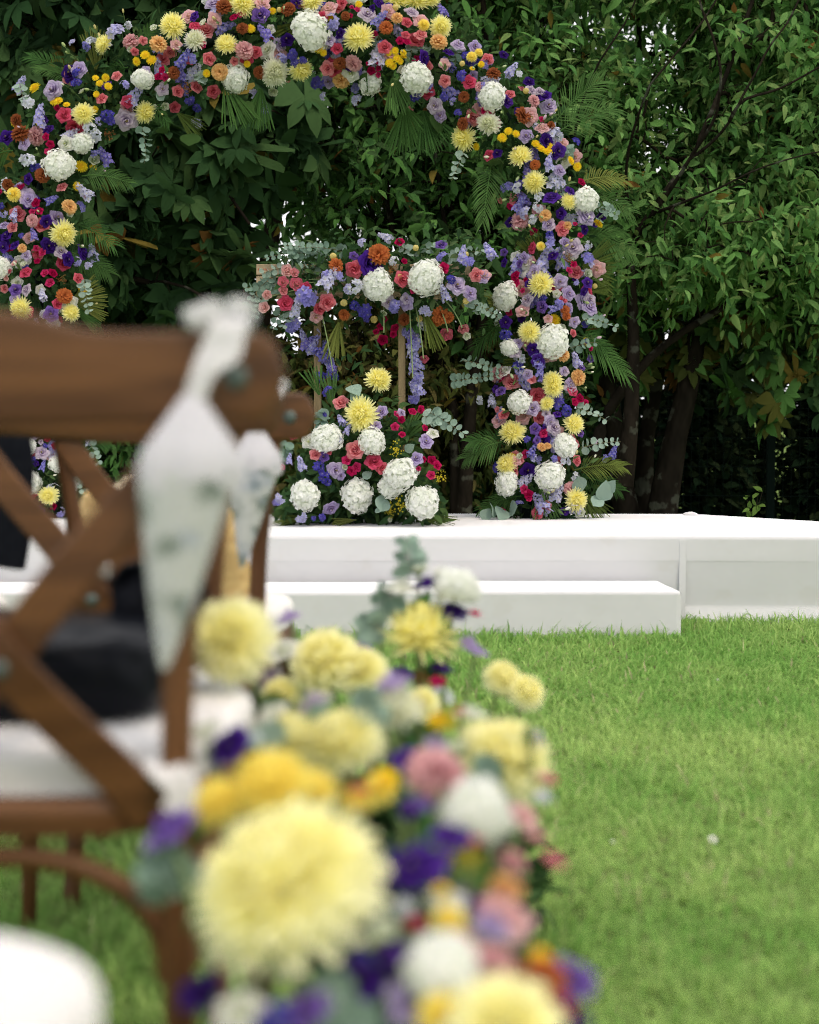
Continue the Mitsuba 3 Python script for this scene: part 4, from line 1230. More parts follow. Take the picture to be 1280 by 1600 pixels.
        fan(arch, at2(*a, rf.uniform(-0.02, 0.08)), at2(*b, rf.uniform(-0.05, 0.12)), sp, (GREEN_PALM, OLIVE_PALM)[pal], int(12 + sp / 6))
    for a, b in (((222, 198), (226, 255)), ((308, 115), (318, 130)), ((645, 68), (637, 115)), ((592, 55), (583, 98)), ((710, 74), (712, 104)), ((662, 72), (664, 86)), ((725, 236), (706, 282)), ((858, 278), (882, 308)), ((910, 500), (967, 514)), ((735, 478), (782, 500)), ((720, 563), (783, 578)), ((705, 596), (783, 586)),
                 ((900, 637), (950, 658)), ((908, 700), (970, 690)), ((132, 436), (142, 492)), ((30, 130), (38, 165)), ((890, 320), (968, 338)), ((885, 230), (892, 245)), ((890, 545), (935, 535)), ((140, 690), (155, 730)), ((120, 740), (135, 780)), ((955, 320), (935, 348))):
        eucalyptus(arch, at2(*a, 0.08), at2(*b, 0.10), 0.034)
    for u, v, z in ((945, 768, .10), (935, 782, .08), (955, 760, .07), (770, 798, .09), (785, 802, .10), (760, 803, .07), (800, 795, .09), (905, 755, .09), (855, 640, .05), (250, 150, .05)):
        big_leaf(arch, at2(u, v, 0.1), z, EUC[1], np.array([rf.normal(0, .4), -1, 0.4]))
    for u, v in ((395, 170), (300, 215), (250, 200), (770, 250), (760, 130), (815, 300), (180, 175), (560, 130), (450, 110), (350, 20), (690, 190)):
        big_leaf(arch, at2(u + rf.normal(0, 8), v, 0.05), rf.uniform(0.08, 0.12), (0.05, 0.10, 0.03), np.array([rf.normal(0, .4), -1, 0.4]), 'green_leaf')


build_arch()

# ------------------------------------------------------------------ the wooden stand, its flowers on top, and the arrangement at its foot
SS = 345.0


def stand():
    t = thing('flower_stand', 'tall wooden stand of pale planks on thin posts covered with flowers inside the arch', 'flower stand')
    d = F / SS

    def bar(u0, v0, u1, v1, dd, mat, name, th=0.022):
        a, b = P(u0, v0, F / dd), P(u1, v1, F / dd)
        w, h = abs(b[0] - a[0]), abs(b[2] - a[2])
        m = rounded_prism(np.array([(-w / 2, -h / 2), (w / 2, -h / 2), (w / 2, h / 2), (-w / 2, h / 2)]), -th / 2, th / 2, 0.003, 2)
        m.apply_transform(trimesh.transformations.rotation_matrix(math.pi / 2, [1, 0, 0]))
        m.apply_translation((a + b) / 2)
        return put(mikit.ply(m, mat, smooth=30), name, t)
    k = bar(401, 413, 735, 430, d - 0.16, 'mat_plank', 'plank')
    bar(401, 432, 735, 463, d - 0.157, 'mat_plank', 'plank')
    bar(405, 413, 731, 430, d + 0.20, 'mat_plank', 'plank')
    bar(405, 432, 731, 463, d + 0.20, 'mat_plank', 'plank')
    a, b = P(404, 414, SS), P(732, 414, SS)
    for i in range(3):
        y = d - 0.10 + 0.11 * i
        m = tri_box(((a[0] + b[0]) / 2, y, P(500, 462, SS)[2]), (b[0] - a[0] - 0.02, 0.10, 0.015))
        put(mikit.ply(m, 'mat_plank', smooth=False), 'board', t)
    for u in (496, 628):
        for dy in (-0.12, 0.16):
            top = P(u, 463, F / (d + dy))
            m = sweep([(top[0], top[1], HS), (top[0], top[1], top[2])], 0.032, 0.03, (1, 0, 0), 0.15)
            put(mikit.ply(m, 'mat_post', smooth=30), 'post', t)
    # the small red stamp on the left end of the upper plank
    mb = MB()
    for i in range(9):
        q = P(404 + i * 1.9 + (0.8 if i > 4 else 0), 421, F / (d - 0.172))
        bx = tri_box((q[0], q[1] - 0.0006, q[2]), (0.003, 0.0008, 0.007 if i % 3 else 0.009))
        mb.add(bx.vertices, bx.faces)
    put(mb.ply('mat_red_print', smooth=False, color=False), 'stamp', k)
    top_path = np.array([(400, 445), (470, 440), (560, 425), (640, 425), (720, 430), (780, 440)], float)
    at = surf(top_path, 75, SS + 6, 0.22)
    R6 = """H 675 280 158;H 890 245 165;R 565 205 80;r 258 212 66;r 290 222 50;r 240 265 54;r 300 275 62;r 165 320 54;r 240 305 46;R 250 360 66;R 340 288 48;R 440 355 72;R 405 385 56;P 390 420 56;r 155 380 54;R 1120 232 56;r 980 497 66;r 1058 472 62;r 880 610 50;t 1075 508 44;
G 770 85 46;G 790 170 32;R 780 250 76;G 835 303 38;G 970 200 48;G 703 432 34;G 748 470 42;G 740 500 36;G 683 465 32;G 662 488 30;G 692 525 52;U 630 180 94;U 660 200 70;u 560 145 36;u 958 95 44;o 680 145 98;o 475 195 60;o 520 410 48;O 790 430 54;o 950 415 66;o 945 440 50;o 990 420 50;
b 455 250 140;v 350 330 120;b 300 380 100;v 285 460 84;w 565 290 94;v 540 300 70;n 610 390 84;b 700 70 100;v 600 90 54;b 1050 140 110;b 1170 130 110;v 1080 180 66;v 970 160 66;b 975 310 100;L 800 355 64;v 750 370 74;L 720 355 50;v 890 390 70;w 880 450 64;L 1030 280 72;L 1090 315 64;n 560 370 60;v 500 240 60;v 440 240 70;
B 350 530 105;B 400 580 120;B 455 640 110;n 405 695 66;n 440 760 70;n 470 690 50;B 820 510 105;b 840 570 105;b 830 650 100;b 840 720 115;b 850 770 90;K 470 148 30;K 843 112 27;K 1068 140 27;K 770 238 30;K 625 240 27;K 858 427 30;K 655 432 30;K 518 357 30;K 1072 350 27;b 330 500 90;b 375 545 110;v 420 600 80;b 450 610 90;v 380 500 70;B 430 560 100;v 815 490 70;v 850 540 80;b 825 560 100;b 850 620 105;v 835 690 90;v 855 700 70;b 845 745 100;v 840 790 70;n 1000 255 50;w 740 170 60;t 700 400 40;
v 320 345 70;v 370 320 60;L 1150 240 50;P 1160 235 44;S 740 200 60;L 800 340 40;n 620 430 40"""
    r = np.random.default_rng(23)
    m = 1500
    pts, nrm = [], []
    for _ in range(m):
        u = r.uniform(430, 760)
        v = 430 + r.normal(0, 28)
        q, n = at(u, v, r.uniform(-0.6, 0.9))
        pts.append(q)
        nrm.append(n)
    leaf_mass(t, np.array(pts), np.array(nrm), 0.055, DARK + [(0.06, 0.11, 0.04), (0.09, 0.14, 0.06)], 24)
    listed(t, R6, (360, 350), 2.909, at, SS)

    def at2(u, v, out=0.0):
        return P(u, v, F / (F / (SS + 6) - 0.12 - out))
    for a, b in (((510, 402), (412, 404)), ((505, 398), (440, 385)), ((470, 420), (405, 430)), ((430, 430), (386, 480)), ((420, 440), (395, 500)), ((450, 470), (425, 520)), ((470, 400), (450, 390)), ((540, 395), (470, 388)), ((440, 450), (380, 450)), ((728, 472), (778, 494)), ((650, 400), (620, 385)), ((690, 410), (770, 396)),
                 ((460, 480), (440, 515)), ((500, 415), (450, 425)), ((660, 395), (700, 380))):
        eucalyptus(t, at2(*a), at2(*b, 0.05), 0.034)
    # the loose stems of the roses
    for a, b in (((560, 440), (438, 425)), ((555, 445), (445, 442)), ((560, 450), (418, 465)), ((550, 455), (450, 470)), ((560, 448), (470, 445)), ((680, 470), (700, 518)), ((690, 465), (722, 512)), ((650, 480), (662, 560)), ((600, 480), (600, 520)), ((640, 480), (645, 590)), ((500, 480), (520, 580))):
        p0, p1 = at2(*a), at2(*b, 0.03)
        put(mikit.ply(tube(smooth_path([p0, (p0 + p1) / 2 + [0, 0, 0.02], p1], 8), 0.0028, 5), 'mat_stem', smooth=True), 'flower_stem', t)
    for a, b, sp in (((660, 480), (685, 545), 30), ((530, 500), (520, 560), 40)):
        fan(t, at2(*a), at2(*b), sp, OLIVE_PALM, 9)


scene['mat_stem'] = two({'type': 'principled', 'base_color': {'type': 'rgb', 'value': [0.17, 0.24, 0.09]}, 'roughness': 0.5})
stand()


def foot_arrangement():
    t = thing('floor_arrangement', 'mound of white hydrangeas, pink roses and yellow blooms at the wooden stand foot', 'flower arrangement')
    path = np.array([(440, 760), (500, 720), (570, 690), (640, 720), (690, 770)], float)
    s0 = 356.0
    at = surf(path, 110, s0, 0.30)
    R7 = """M 712 135 185;M 625 330 185;H 420 475 178;H 675 490 185;H 295 800 220;H 590 800 245;H 850 680 205;H 795 750 160;H 980 850 192;R 500 262 80;R 225 452 64;R 350 565 64;R 585 540 100;R 692 610 90;R 740 645 74;R 430 545 46;
G 830 330 44;G 855 360 44;G 818 402 54;G 860 450 44;G 920 315 48;G 968 300 50;G 1000 325 44;G 993 410 42;G 535 600 60;G 590 640 68;G 565 660 64;G 985 595 44;G 1035 600 54;G 1065 630 56;G 1030 690 64;G 957 648 28;u 400 580 60;L 738 315 68;L 705 395 62;L 855 320 52;L 470 655 84;L 440 880 84;L 945 590 74;L 1000 495 74;L 1000 470 50;
T 1040 443 68;T 310 490 74;b 505 370 100;b 540 420 90;n 370 105 54;n 430 190 54;B 450 60 80;b 260 620 120;b 195 590 90;v 140 820 84;n 390 690 94;n 360 640 84;v 265 935 94;n 380 930 64;n 410 330 56;v 490 480 64;n 420 730 60;L 500 690 50;Y 820 540 90;Y 850 860 90;Y 800 900 66;Y 1080 700 80;n 330 940 50;v 120 850 60;G 160 640 40;L 440 640 50;n 570 940 40;t 520 640 40;t 790 950 30"""
    r = np.random.default_rng(27)
    pts, nrm = [], []
    for _ in range(2600):
        v = 812 - abs(r.normal(0, 75))
        k = (812 - v) / 250
        u = 565 + r.uniform(-1, 1) * 132 * (1 - 0.75 * min(1, k))
        q, n = at(u, v, r.uniform(-0.5, 0.85))
        if q[2] > HS:
            pts.append(q)
            nrm.append(n)
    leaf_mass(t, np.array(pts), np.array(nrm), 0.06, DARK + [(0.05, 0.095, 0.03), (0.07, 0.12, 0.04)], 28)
    listed(t, R7, (400, 560), 3.765, at, s0, 1.0)

    def at2(u, v, out=0.0):
        return P(u, v, F / (F / s0 - 0.15 - out))
    for u, v, z in ((554, 608, .085), (556, 624, .07), (598, 785, .09), (506, 648, .06), (640, 700, .05), (592, 795, .06), (574, 742, .05)):
        big_leaf(t, at2(u, v, 0.12), z, EUC[1], np.array([rf.normal(0, .3), -1, 0.5]))
    for a, b in (((672, 645), (730, 682)), ((660, 650), (690, 660)), ((450, 690), (440, 720)), ((505, 640), (500, 670))):
        eucalyptus(t, at2(*a, 0.1), at2(*b, 0.1), 0.04)
    for a, b, sp, pal in (((630, 690), (668, 640), 40, 0), ((625, 700), (650, 655), 40, 0), ((500, 620), (485, 570), 45, 0), ((520, 640), (512, 580), 30, 0), ((660, 740), (690, 720), 40, 1), ((470, 690), (440, 650), 50, 0), ((455, 720), (425, 690), 40, 0)):
        fan(t, at2(*a), at2(*b), sp, (GREEN_PALM, OLIVE_PALM)[pal], 10)
    for a, b, sp in (((500, 805), (428, 812), 14), ((650, 806), (715, 812), 14), ((480, 808), (425, 818), 10), ((640, 808), (700, 816), 12), ((560, 812), (520, 816), 20)):
        fan(t, at2(*a, 0.02), at2(*b, 0.06), sp, OLIVE_PALM, 9)


foot_arrangement()

# ------------------------------------------------------------------ the chairs
CHX = -0.355


def chair(x, y, yaw, dz, label):
    t = thing('cross_back_chair', label, 'chair', 'brown cross-back chairs along the aisle')
    Rz = trimesh.transformations.rotation_matrix(yaw, [0, 0, 1])
    Rz[:3, 3] = (x, y, dz)

    def add(m, mat, name, smooth=40):
        v, f, _ = meshkit.arrays(m)
        put(mikit.ply((v @ Rz[:3, :3].T + Rz[:3, 3], f), mat, smooth=smooth), name, t)
    # top rail: raised middle, rounded ends, curved in plan
    n = 61
    xs = np.linspace(-0.244, 0.244, n)
    k = np.abs(xs)
    top = 0.878 + 0.017 * (1 - np.clip((k - 0.028) / 0.04, 0, 1)) ** 1.0
    top = np.convolve(np.r_[[top[0]] * 3, top, [top[-1]] * 3], np.ones(7) / 7, 'valid')
    bot = np.full(n, 0.800) - 0.006 * (1 - np.clip(k / 0.2, 0, 1))
    e = np.clip((0.244 - k) / 0.026, 0, 1)
    e = np.sqrt(1 - (1 - e) ** 2)
    mid = (0.878 + 0.80) / 2 + 0.002
    top, bot = mid + (top - mid) * np.maximum(e, 0.12), mid + (bot - mid) * np.maximum(e, 0.12)
    ys = 0.035 * (k / 0.244) ** 2 - 0.012
    V, Fc = [], []
    for i in range(n):
        h = (top[i] - bot[i]) / 2
        c = np.array([xs[i], ys[i], (top[i] + bot[i]) / 2])
        for a in range(16):
            al = a / 16 * 2 * math.pi
            ca, sa = math.cos(al), math.sin(al)
            V.append(c + [0, math.copysign(abs(ca) ** 0.45, ca) * 0.0115, math.copysign(abs(sa) ** (0.5 if h < 0.03 else 0.22), sa) * h])
    for i in range(n - 1):
        for a in range(16):
            a2 = (a + 1) % 16
            Fc += [[i * 16 + a, (i + 1) * 16 + a2, (i + 1) * 16 + a], [i * 16 + a, i * 16 + a2, (i + 1) * 16 + a2]]
    V += [V[0] * np.array([1, 1, 0]) + [0, 0, mid], V[-1] * np.array([1, 1, 0]) + [0, 0, mid]]
    for a in range(16):
        Fc += [[a, len(V) - 2, (a + 1) % 16], [(n - 1) * 16 + a, (n - 1) * 16 + (a + 1) % 16, len(V) - 1]]
    add((np.array(V), np.array(Fc)), 'mat_chair', 'top_rail', 50)
    for s in (-1, 1):
        # upright that runs on as the rear leg
        path = smooth_path([(s * 0.162, -0.035, 0.0), (s * 0.150, -0.005, 0.25), (s * 0.147, 0.004, 0.47), (s * 0.150, 0.010, 0.60), (s * 0.166, 0.014, 0.74), (s * 0.182, 0.016, 0.83)], 22)
        add(sweep(path, np.linspace(0.027, 0.028, 22), 0.026, (1, 0, 0), 0.4), 'mat_chair_v', 'rear_leg')
        c = trimesh.creation.icosphere(2, 0.011)
        c.vertices = c.vertices * [1, 0.35, 1] + [s * 0.203, ys[int((s * 0.203 + 0.244) / 0.488 * 60)] - 0.0115, 0.838]
        add(c, 'mat_screw', 'screw')
        # the two curved slats of the cross
        path = smooth_path([(s * 0.166, 0.004, 0.800), (s * 0.124, -0.004, 0.742), (s * 0.045, -0.014, 0.650), (0, -0.018 + 0.006 * s, 0.592), (-s * 0.040, -0.014, 0.545), (-s * 0.098, -0.002, 0.484), (-s * 0.128, 0.002, 0.448)], 24)
        add(sweep(path, 0.041, 0.010, (s * 0.7, 0, -0.7) if False else np.cross(unit(np.gradient(path, axis=0)), [0, 1, 0]), 0.35), 'mat_chair', 'cross_slat')
        # front leg and hoops
        path = smooth_path([(s * 0.19, 0.395, 0.0), (s * 0.18, 0.375, 0.25), (s * 0.172, 0.362, 0.435)], 12)
        add(sweep(path, np.linspace(0.023, 0.032, 12), np.linspace(0.023, 0.032, 12), (1, 0, 0), 0.45), 'mat_chair_v', 'front_leg')
        ang = np.linspace(0.1, math.pi - 0.1, 20)
        path = np.stack([np.full(20, s * 0.158), 0.18 - 0.175 * np.cos(ang), 0.30 + 0.118 * np.sin(ang)], 1)
        add(sweep(path, 0.018, 0.018, (1, 0, 0), 0.45), 'mat_chair', 'side_hoop')
    c = trimesh.creation.icosphere(2, 0.008)
    c.vertices = c.vertices * [1, 0.4, 1] + [0, -0.031, 0.585]
    add(c, 'mat_screw', 'screw')
    ang = np.linspace(0.0, math.pi, 26)
    path = np.stack([-0.138 * np.cos(ang), np.full(26, 0.0), 0.30 + 0.112 * np.sin(ang) ** 0.8], 1)
    add(sweep(path, 0.020, 0.020, (0, 1, 0), 0.45), 'mat_chair', 'back_hoop')
    # seat frame and cushion
    def outline(w0, w1, d0, d1, m=40):
        a = np.linspace(0, 2 * math.pi, m, endpoint=False)
        ca, sa = np.cos(a), np.sin(a)
        sx = np.sign(ca) * np.abs(ca) ** 0.62
        sy = np.sign(sa) * np.abs(sa) ** 0.62
        return np.c_[sx * (w0 + (w1 - w0) * (sy + 1) / 2), (d0 + d1) / 2 + sy * (d1 - d0) / 2]
    add(rounded_prism(outline(0.165, 0.205, -0.012, 0.405), 0.432, 0.462, 0.010, 4), 'mat_chair', 'seat')
    o = outline(0.165, 0.20, 0.012, 0.425)
    m = rounded_prism(o, 0.464, 0.506, 0.018, 5)
    add(m, 'mat_cushion', 'cushion', 60)
    for s in (-1, 1):
        path = smooth_path([(s * 0.125, 0.03, 0.492), (s * 0.150, -0.02, 0.488), (s * 0.158, -0.024, 0.470), (s * 0.150, -0.027, 0.455)], 10)
        add(sweep(path, 0.030, 0.008, (1, 0, 0.2), 0.4), 'mat_cushion', 'cushion_tie')
    return t


C0 = chair(-0.43, 0.555, math.radians(-15), 0.0, 'nearest chair, only its white round cushion showing in the bottom corner of the photo')
C1 = chair(CHX, 1.405, 0.0, 0.006, 'brown cross-back chair nearest to the camera with the large paper cone tied to it')
C2 = chair(-0.41, 2.085, 0.0, -0.012, 'second brown cross-back chair from the front, mostly hidden behind the black bag')
C3 = chair(-0.40, 2.63, 0.0, -0.03, 'third brown cross-back chair, with the bluish paper cone and a straw basket on its seat')
C4 = chair(-0.92, 2.62, 0.03, -0.03, 'brown chair at the left edge with a dark jacket hung over its back')


def cone(x, y, z_tie, s, label, tilt=0.05, yaw=0.0):
    """A paper cone with a tulle collar, tied to the rail end by a white ribbon; z_tie is the rail's top there."""
    t = thing('paper_cone', label, 'paper cone', 'paper cones tied to the aisle chairs')
    r = np.random.default_rng(int(1000 * abs(x)))
    dx = -0.028 * s                        # it hangs inward of the tie
    neck = np.array([x + dx, y - 0.022, z_tie - 0.058 * s])
    rim = neck + [-0.004, -0.004, -0.078 * s]
    apex = rim + [-0.022 * s, 0.0, -0.165 * s]

    def ringed(p0, p1, rads, sides=40, wob=0.0, flat=0.75):
        k = len(rads)
        V = []
        for i, q in enumerate(rads):
            tt = i / (k - 1)
            c = p0 + (p1 - p0) * tt
            a = np.arange(sides + 1) / sides * 2 * math.pi
            w = 1 + wob * tt * (np.sin(a * 5 + 1) + 0.6 * np.sin(a * 9 + 2))
            V.append(np.stack([c[0] + q * w * np.cos(a), c[1] + q * w * np.sin(a) * flat, np.full(sides + 1, c[2]) + (0.004 * wob * 20 * np.sin(a * 4) * (tt == 1))], 1))
        return np.vstack(V), grid_faces(k, sides + 1)
    kk = np.linspace(0, 1, 12)
    put(mikit.ply(ringed(neck, rim, s * np.interp(kk, [0, 0.62, 0.8, 1], [0.009, 0.042, 0.0455, 0.0445]), wob=0.07), 'mat_tulle', smooth=True), 'collar', t)
    kk = np.linspace(0, 1, 16)
    put(mikit.ply(ringed(rim + [0, 0, 0.01 * s], apex, s * (0.041 * (1 - kk) ** 0.85 + 0.003)), 'mat_paper', smooth=True), 'cone', t)
    rb = []

    def band(pts, w, name='ribbon'):
        pts = smooth_path(pts, 16)
        put(mikit.ply(sweep(pts, w, 0.0016, np.cross(unit(np.gradient(pts, axis=0)), [0, -1.0, 0.15]), 0.3), 'mat_ribbon', smooth=True), name, t)
    top = z_tie + 0.004
    band([neck + [0, -0.004, -0.012 * s], neck + [0.010 * s, -0.004, 0.02 * s], (x - 0.012 * s, y - 0.020, z_tie - 0.02), (x, y - 0.018, top), (x + 0.004, y + 0.004, top + 0.006), (x + 0.006, y + 0.02, z_tie - 0.03)], 0.020 * s)
    band([neck + [0.002, -0.006, -0.01 * s], neck + [0.018 * s, -0.006, 0.025 * s], (x + 0.008 * s, y - 0.021, z_tie - 0.02), (x + 0.012, y - 0.017, top + 0.001), (x + 0.013, y + 0.004, top + 0.007), (x + 0.012, y + 0.02, z_tie - 0.03)], 0.016 * s)
    # the bow on top
    for sx, w, h in ((-1, 0.034, 0.007), (1, 0.022, 0.014), (-1, 0.022, 0.012)):
        c = np.array([x, y, top + 0.004])
        band([c, c + [sx * w * 0.5 * s, -0.012, h * s], c + [sx * w * s, -0.006, h * 0.7 * s], c + [sx * w * 0.6 * s, 0.010, -0.004], c + [0, 0.004, 0.0]], 0.013 * s, 'bow_loop')
    m = trimesh.creation.icosphere(2, 0.008 * s)
    m.apply_translation((x, y, top + 0.006))
    put(mikit.ply(m, 'mat_ribbon', smooth=True), 'knot', t)


cone(CHX + 0.196, 1.395, 0.884, 0.97, 'white paper cone with printed leaves tied by white ribbon to the nearest chair back')
cone(-0.40 + 0.178, 2.62, 0.847, 0.94, 'smaller looking bluish paper cone tied to the third chair back')


def bag_and_jacket():
    t = thing('black_bag', 'black leather bag lying on the white cushion of the nearest cross-back chair', 'bag')
    r = np.random.default_rng(3)

    def blob(c, e, pw=0.5, n=4, amp=0.01, fr=9):
        m = trimesh.creation.icosphere(n, 1.0)
        v = m.vertices
        v = np.sign(v) * np.abs(v) ** pw
        v = v * np.asarray(e) / 2
        v = v + m.vertices * (amp * (meshkit.fbm(m.vertices * fr * 0.3 + c, 3, 2)[:, None] - 0.5) * 2)
        return trimesh.Trimesh(v + np.asarray(c), m.faces, process=False)
    put(mikit.ply(blob((-0.415, 1.62, 0.555), (0.37, 0.22, 0.10), 0.55), 'mat_black', smooth=True), 'body', t)
    put(mikit.ply(blob((-0.272, 1.73, 0.59), (0.10, 0.10, 0.12), 0.55), 'mat_wool', smooth=True), 'flap', t)
    path = smooth_path([(-0.315, 1.70, 0.62), (-0.300, 1.69, 0.652), (-0.262, 1.69, 0.655), (-0.24, 1.70, 0.62)], 14)
    put(mikit.ply(sweep(path, 0.022, 0.007, (0, 1, 0), 0.4), 'mat_black', smooth=40), 'handle', t)
    put(mikit.ply(sweep([(-0.338, 1.66, 0.652), (-0.312, 1.66, 0.648)], 0.014, 0.006, (0, 0, 1), 0.4), 'mat_steel', smooth=40), 'buckle', t)
    t = thing('dark_jacket', 'black jacket hung over the chair back at the left edge of the photo', 'jacket')
    m = trimesh.creation.icosphere(5, 1.0)
    v = np.sign(m.vertices) * np.abs(m.vertices) ** 0.55
    fold = meshkit.fbm(np.c_[m.vertices[:, 0] * 7, m.vertices[:, 2] * 1.2, m.vertices[:, 1]], 3, 6)
    hem = np.clip(-m.vertices[:, 2], 0, 1) * (0.03 * m.vertices[:, 0])
    v = v * [0.275, 0.045, 0.175] + np.c_[0.02 * (fold - 0.5), 0.05 * (fold - 0.5), hem]
    m = trimesh.Trimesh(v + [-0.90, 2.62, 0.70], m.faces, process=False)
    put(mikit.ply(m, 'mat_wool', smooth=True), 'back', t)
    for s in (-1, 1):
        sl = sweep(smooth_path([(-0.90 + s * 0.22, 2.57, 0.85), (-0.90 + s * 0.255, 2.56, 0.72), (-0.90 + s * 0.245, 2.56, 0.57)], 14), np.linspace(0.10, 0.075, 14), 0.05, (1, 0, 0), 0.45)
        put(mikit.ply(sl, 'mat_wool', smooth=50), 'sleeve', t)
    t = thing('straw_basket', 'golden straw basket with a pale cloth in it on the third chair seat', 'basket')
    c = np.array([-0.455, 2.85, 0.480])
    prof = [(0.12, 0.0), (0.165, 0.004), (0.175, 0.03), (0.162, 0.09), (0.142, 0.15), (0.125, 0.19), (0.12, 0.196), (0.112, 0.19), (0.13, 0.14), (0.15, 0.03), (0.0, 0.02)]
    v, f = lathe(np.array(prof), 40, lambda z, a: 1 + 0.012 * np.sin(a * 20) * np.sin(z * 160))
    put(mikit.ply((v + c, f), 'mat_straw', smooth=True), 'body', t)
    ang = np.linspace(0, math.pi, 20)
    path = np.stack([c[0] - 0.112 * np.cos(ang), np.full(20, c[1]), c[2] + 0.18 + 0.02 * np.sin(ang)], 1)
    put(mikit.ply(tube(path, 0.009, 7), 'mat_straw', smooth=True), 'handle', t)
    m = trimesh.creation.icosphere(4, 1.0)
    v = m.vertices * [0.098, 0.095, 0.035] + c + [0.02, 0, 0.198] + m.vertices * 0.03 * (meshkit.fbm(m.vertices * 2.2, 4)[:, None] - 0.5)
    put(mikit.ply((v, m.faces), 'mat_cream', smooth=True), 'cloth', t)


bag_and_jacket()

# ------------------------------------------------------------------ the low flower arrangements along the aisle


def aisle(label, text, base, seed, n_leaf, sprigs=()):
    """text: «code u v size scale», scale in pixels per metre there; base: (x, y, rx, ry, height) of the mound of leaves."""
    t = thing('aisle_arrangement', label, 'flower arrangement', 'low flower arrangements along the aisle')
    r = np.random.default_rng(seed)
    x0, y0, rx, ry, h = base
    bed = rounded_prism(np.c_[x0 + rx * 0.75 * np.cos(np.linspace(0, 2 * np.pi, 28, endpoint=False)), y0 + ry * 0.75 * np.sin(np.linspace(0, 2 * np.pi, 28, endpoint=False))], 0.0, 0.10, 0.02, 3)
    put(mikit.ply(bed, 'mat_fence', smooth=40), 'tray', t)
    d = unit(r.normal(0, 1, (n_leaf, 3)))
    d[:, 2] = np.abs(d[:, 2])
    rad = r.uniform(0.35, 1.0, n_leaf) ** 0.5
    pts = np.array([x0, y0, 0.03]) + d * rad[:, None] * [rx, ry, h]
    leaf_mass(t, pts, d, 0.062, DARK + [(0.05, 0.10, 0.03), (0.075, 0.125, 0.04), (0.09, 0.14, 0.10)], seed + 1)
    for item in text.split(';'):
        q = item.split()
        if len(q) < 5:
            continue
        u, v, size, s = map(float, q[1:5])
        p = P(u, v, s)
        n = unit((p - np.array([x0, y0, 0.05])) / [rx, ry, h] + np.array([0, -0.55, 0.5]) + rf.normal(0, 0.2, 3))
        R = size / s / 2
        flower(t, q[0], p, R * (0.62 if q[0] in 'Bb' else 1.0), n)
        if R > 0.018:
            foot = np.array([x0 + (p[0] - x0) * 0.45, y0 + (p[1] - y0) * 0.45, 0.10])
            path = smooth_path([foot, (foot + p) / 2 + [0, 0, 0.03], p - n * R * 0.2], 7)
            put(mikit.ply(tube(path, 0.003, 5), 'mat_stem', smooth=True), 'flower_stem', t)
            for _ in range(2):
                k = path[r.integers(2, 6)]
                v2, f2 = CH[r.integers(0, 4)]
                Rm = many_basis(unit(r.normal(0, 1, 3) + n * 0.5)[None], unit(r.normal(0, 0.5, 3) + [0, -0.5, 0.6])[None])[0]
                put(mikit.ply((v2 * r.uniform(0.06, 0.09) @ Rm.T + k, f2), 'mat_leaf', smooth=True, color=np.tile(np.array(CHERRY[3]) * r.uniform(0.6, 1.2), (len(v2), 1))), 'leaf', t)
    for u, v, u2, v2, s in sprigs:
        eucalyptus(t, P(u, v, s), P(u2, v2, s), 0.030, 5)


aisle('nearest aisle arrangement, with one very large pale yellow chrysanthemum and purple lisianthus',
      """m 450 1385 315 2230;d 425 1232 150 2000;d 345 1258 95 2000;d 490 1240 100 1950;d 555 1255 60 1900;u 262 1285 100 2050;U 655 1335 125 2100;U 640 1350 90 2120;u 660 1252 55 1950;H 690 1512 140 2350;m 790 1612 230 2500;d 690 1590 80 2450;
p 765 1510 90 2300;o 850 1530 75 2300;G 880 1572 55 2300;u 893 1522 90 2250;U 900 1590 60 2300;t 600 1450 55 2300;U 625 1490 60 2250;P 785 1420 105 2100;C 790 1390 60 2050;U 800 1378 50 2000;U 730 1400 55 2100;G 742 1312 26 2050;D 690 1390 30 2150;Y 720 1340 70 2050;H 745 1270 120 1950;
t 255 1350 55 2000;t 285 1390 50 2000;t 575 1470 40 2200;n 560 1500 70 2200;O 810 1545 70 2350;p 720 1480 60 2250;w 630 1420 50 2200;r 868 1343 58 1900;r 838 1305 48 1850;r 850 1215 40 1700;p 800 1350 50 1950;G 562 1232 42 1900;S 535 1225 60 1900;D 845 1495 40 2200;L 770 1440 60 2150;U 560 1525 90 2250;u 470 1575 90 2350;T 370 1575 80 2350;U 310 1545 70 2250;n 430 1600 90 2400;L 640 1560 80 2350;d 700 1440 55 2200;U 705 1300 70 2050;p 690 1215 80 1900;T 700 1400 60 2150;L 240 1310 40 2050;U 745 1545 60 2350;G 650 1440 40 2200;w 510 1560 60 2300;u 590 1370 60 2050""",
      (-0.02, 1.17, 0.165, 0.20, 0.30), 71, 900, ((270, 1400, 250, 1340, 2050), (560, 1560, 530, 1610, 2300)))
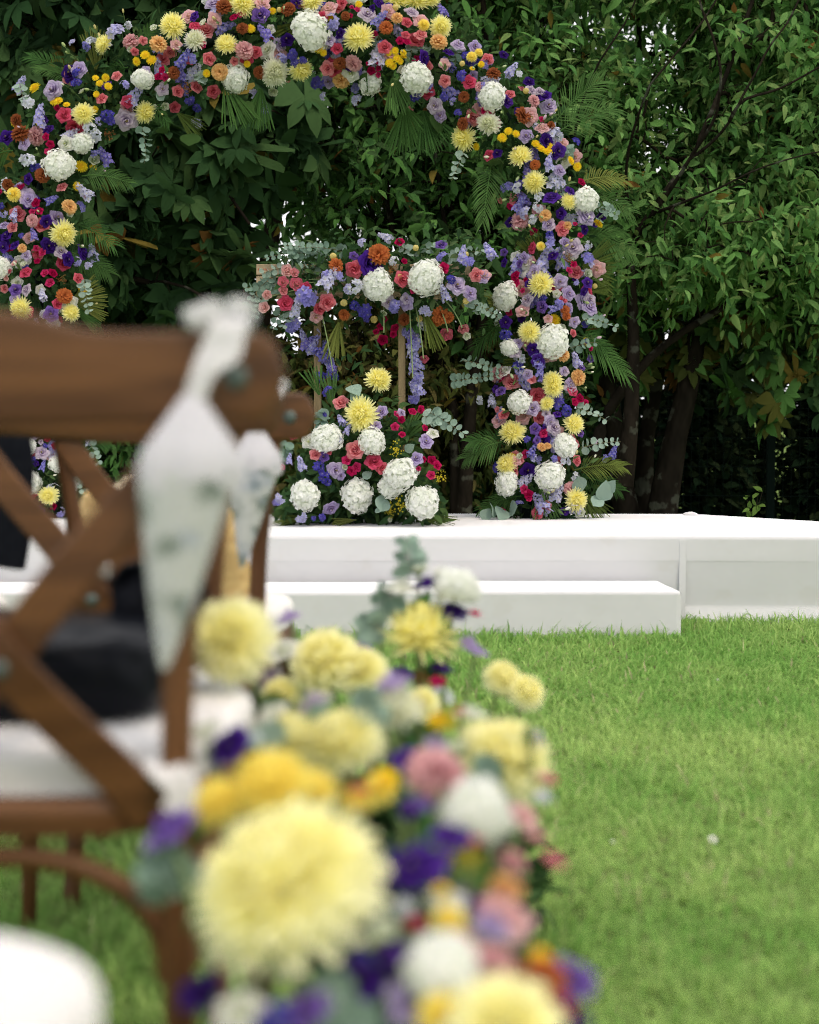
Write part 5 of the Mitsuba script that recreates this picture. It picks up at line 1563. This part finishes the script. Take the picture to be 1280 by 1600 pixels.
aisle('middle aisle arrangement, with several pale yellow chrysanthemums and a white bloom behind the largest one',
      """m 535 1165 150 1500;m 470 1165 110 1480;m 790 1190 165 1450;m 760 1160 100 1420;W 618 1112 100 1450;p 680 1210 95 1650;P 700 1235 60 1650;p 660 1190 50 1600;r 712 1262 40 1650;D 687 1128 45 1500;Y 700 1120 50 1500;L 682 1155 46 1500;t 720 1165 55 1450;G 718 1110 24 1450;G 683 1065 24 1400;r 860 1216 36 1550;
T 312 1140 72 1650;U 355 1160 70 1650;L 490 1090 60 1400;w 395 1160 50 1550;t 650 1225 50 1600;m 450 1130 60 1450;U 640 1260 40 1700;D 600 1220 50 1700;d 590 1235 60 1700;t 780 1250 40 1600;C 600 1225 45 1650;U 640 1180 60 1550;L 610 1060 60 1450;T 420 1110 60 1480;U 560 1245 60 1700;u 720 1235 60 1600;b 840 1150 60 1450;w 850 1250 50 1550;T 735 1110 50 1400;P 820 1270 50 1600""",
      (0.02, 1.66, 0.15, 0.17, 0.27), 73, 750, ((520, 1140, 480, 1170, 1480), (560, 1120, 590, 1100, 1480), (740, 1210, 765, 1230, 1500), (440, 1180, 400, 1150, 1500)))
aisle('farthest aisle arrangement, with a round yellow chrysanthemum below white and purple blooms',
      """M 658 995 138 1010;m 362 1000 150 1450;m 322 990 90 1450;m 510 1035 135 1080;m 565 1050 90 1080;T 628 912 62 1000;H 712 917 76 1000;T 690 890 40 1000;U 667 908 52 1000;U 708 950 56 1000;G 743 957 30 1000;L 745 1012 50 1010;m 785 1062 72 1050;m 822 1082 70 1060;L 735 1000 34 1000;G 684 1063 28 1040;S 660 1060 50 1020;w 480 1075 50 1050;
w 330 1050 60 1050;L 380 1050 50 1050;b 600 1060 70 1040;t 655 885 40 1000;L 450 960 46 1000;n 590 960 40 1000;t 815 1105 30 1050;U 690 1040 40 1010;T 440 1010 60 1040;L 410 1060 60 1040;U 620 1050 56 1030;u 560 1010 50 1030;T 590 1090 70 1060;w 690 1090 60 1060;m 440 1090 90 1080;U 340 1080 50 1060;m 660 1100 70 1090""",
      (0.0, 2.42, 0.20, 0.17, 0.27), 79, 800, ((640, 900, 636, 838, 1000), (620, 930, 590, 945, 1000), (600, 980, 560, 985, 1010), (540, 1030, 520, 1000, 1060)))

# scattered petals and blossoms on the lawn
for u, v, code, col, lab in ((1115, 1310, 'T', 0, 'single white petal cluster lying on the lawn'), (958, 1315, 't', 0, 'tiny white bud lying on the lawn beside the flowers'), (1122, 1062, 't', 0, 'tiny pale bud on the lawn near the step')):
    s = (v - 650) / (0.81 - 0.03)
    name, pl = proto(code)
    k = key_for('fallen_blossom')
    scene[k] = {**pl, 'to_world': tr(mat4(basis(np.array([0.2, -0.6, 0.7])), P(u, v, s), {'T': 0.009, 't': 0.005}[code]))}
    labels[k] = {'label': lab, 'category': 'blossom'}
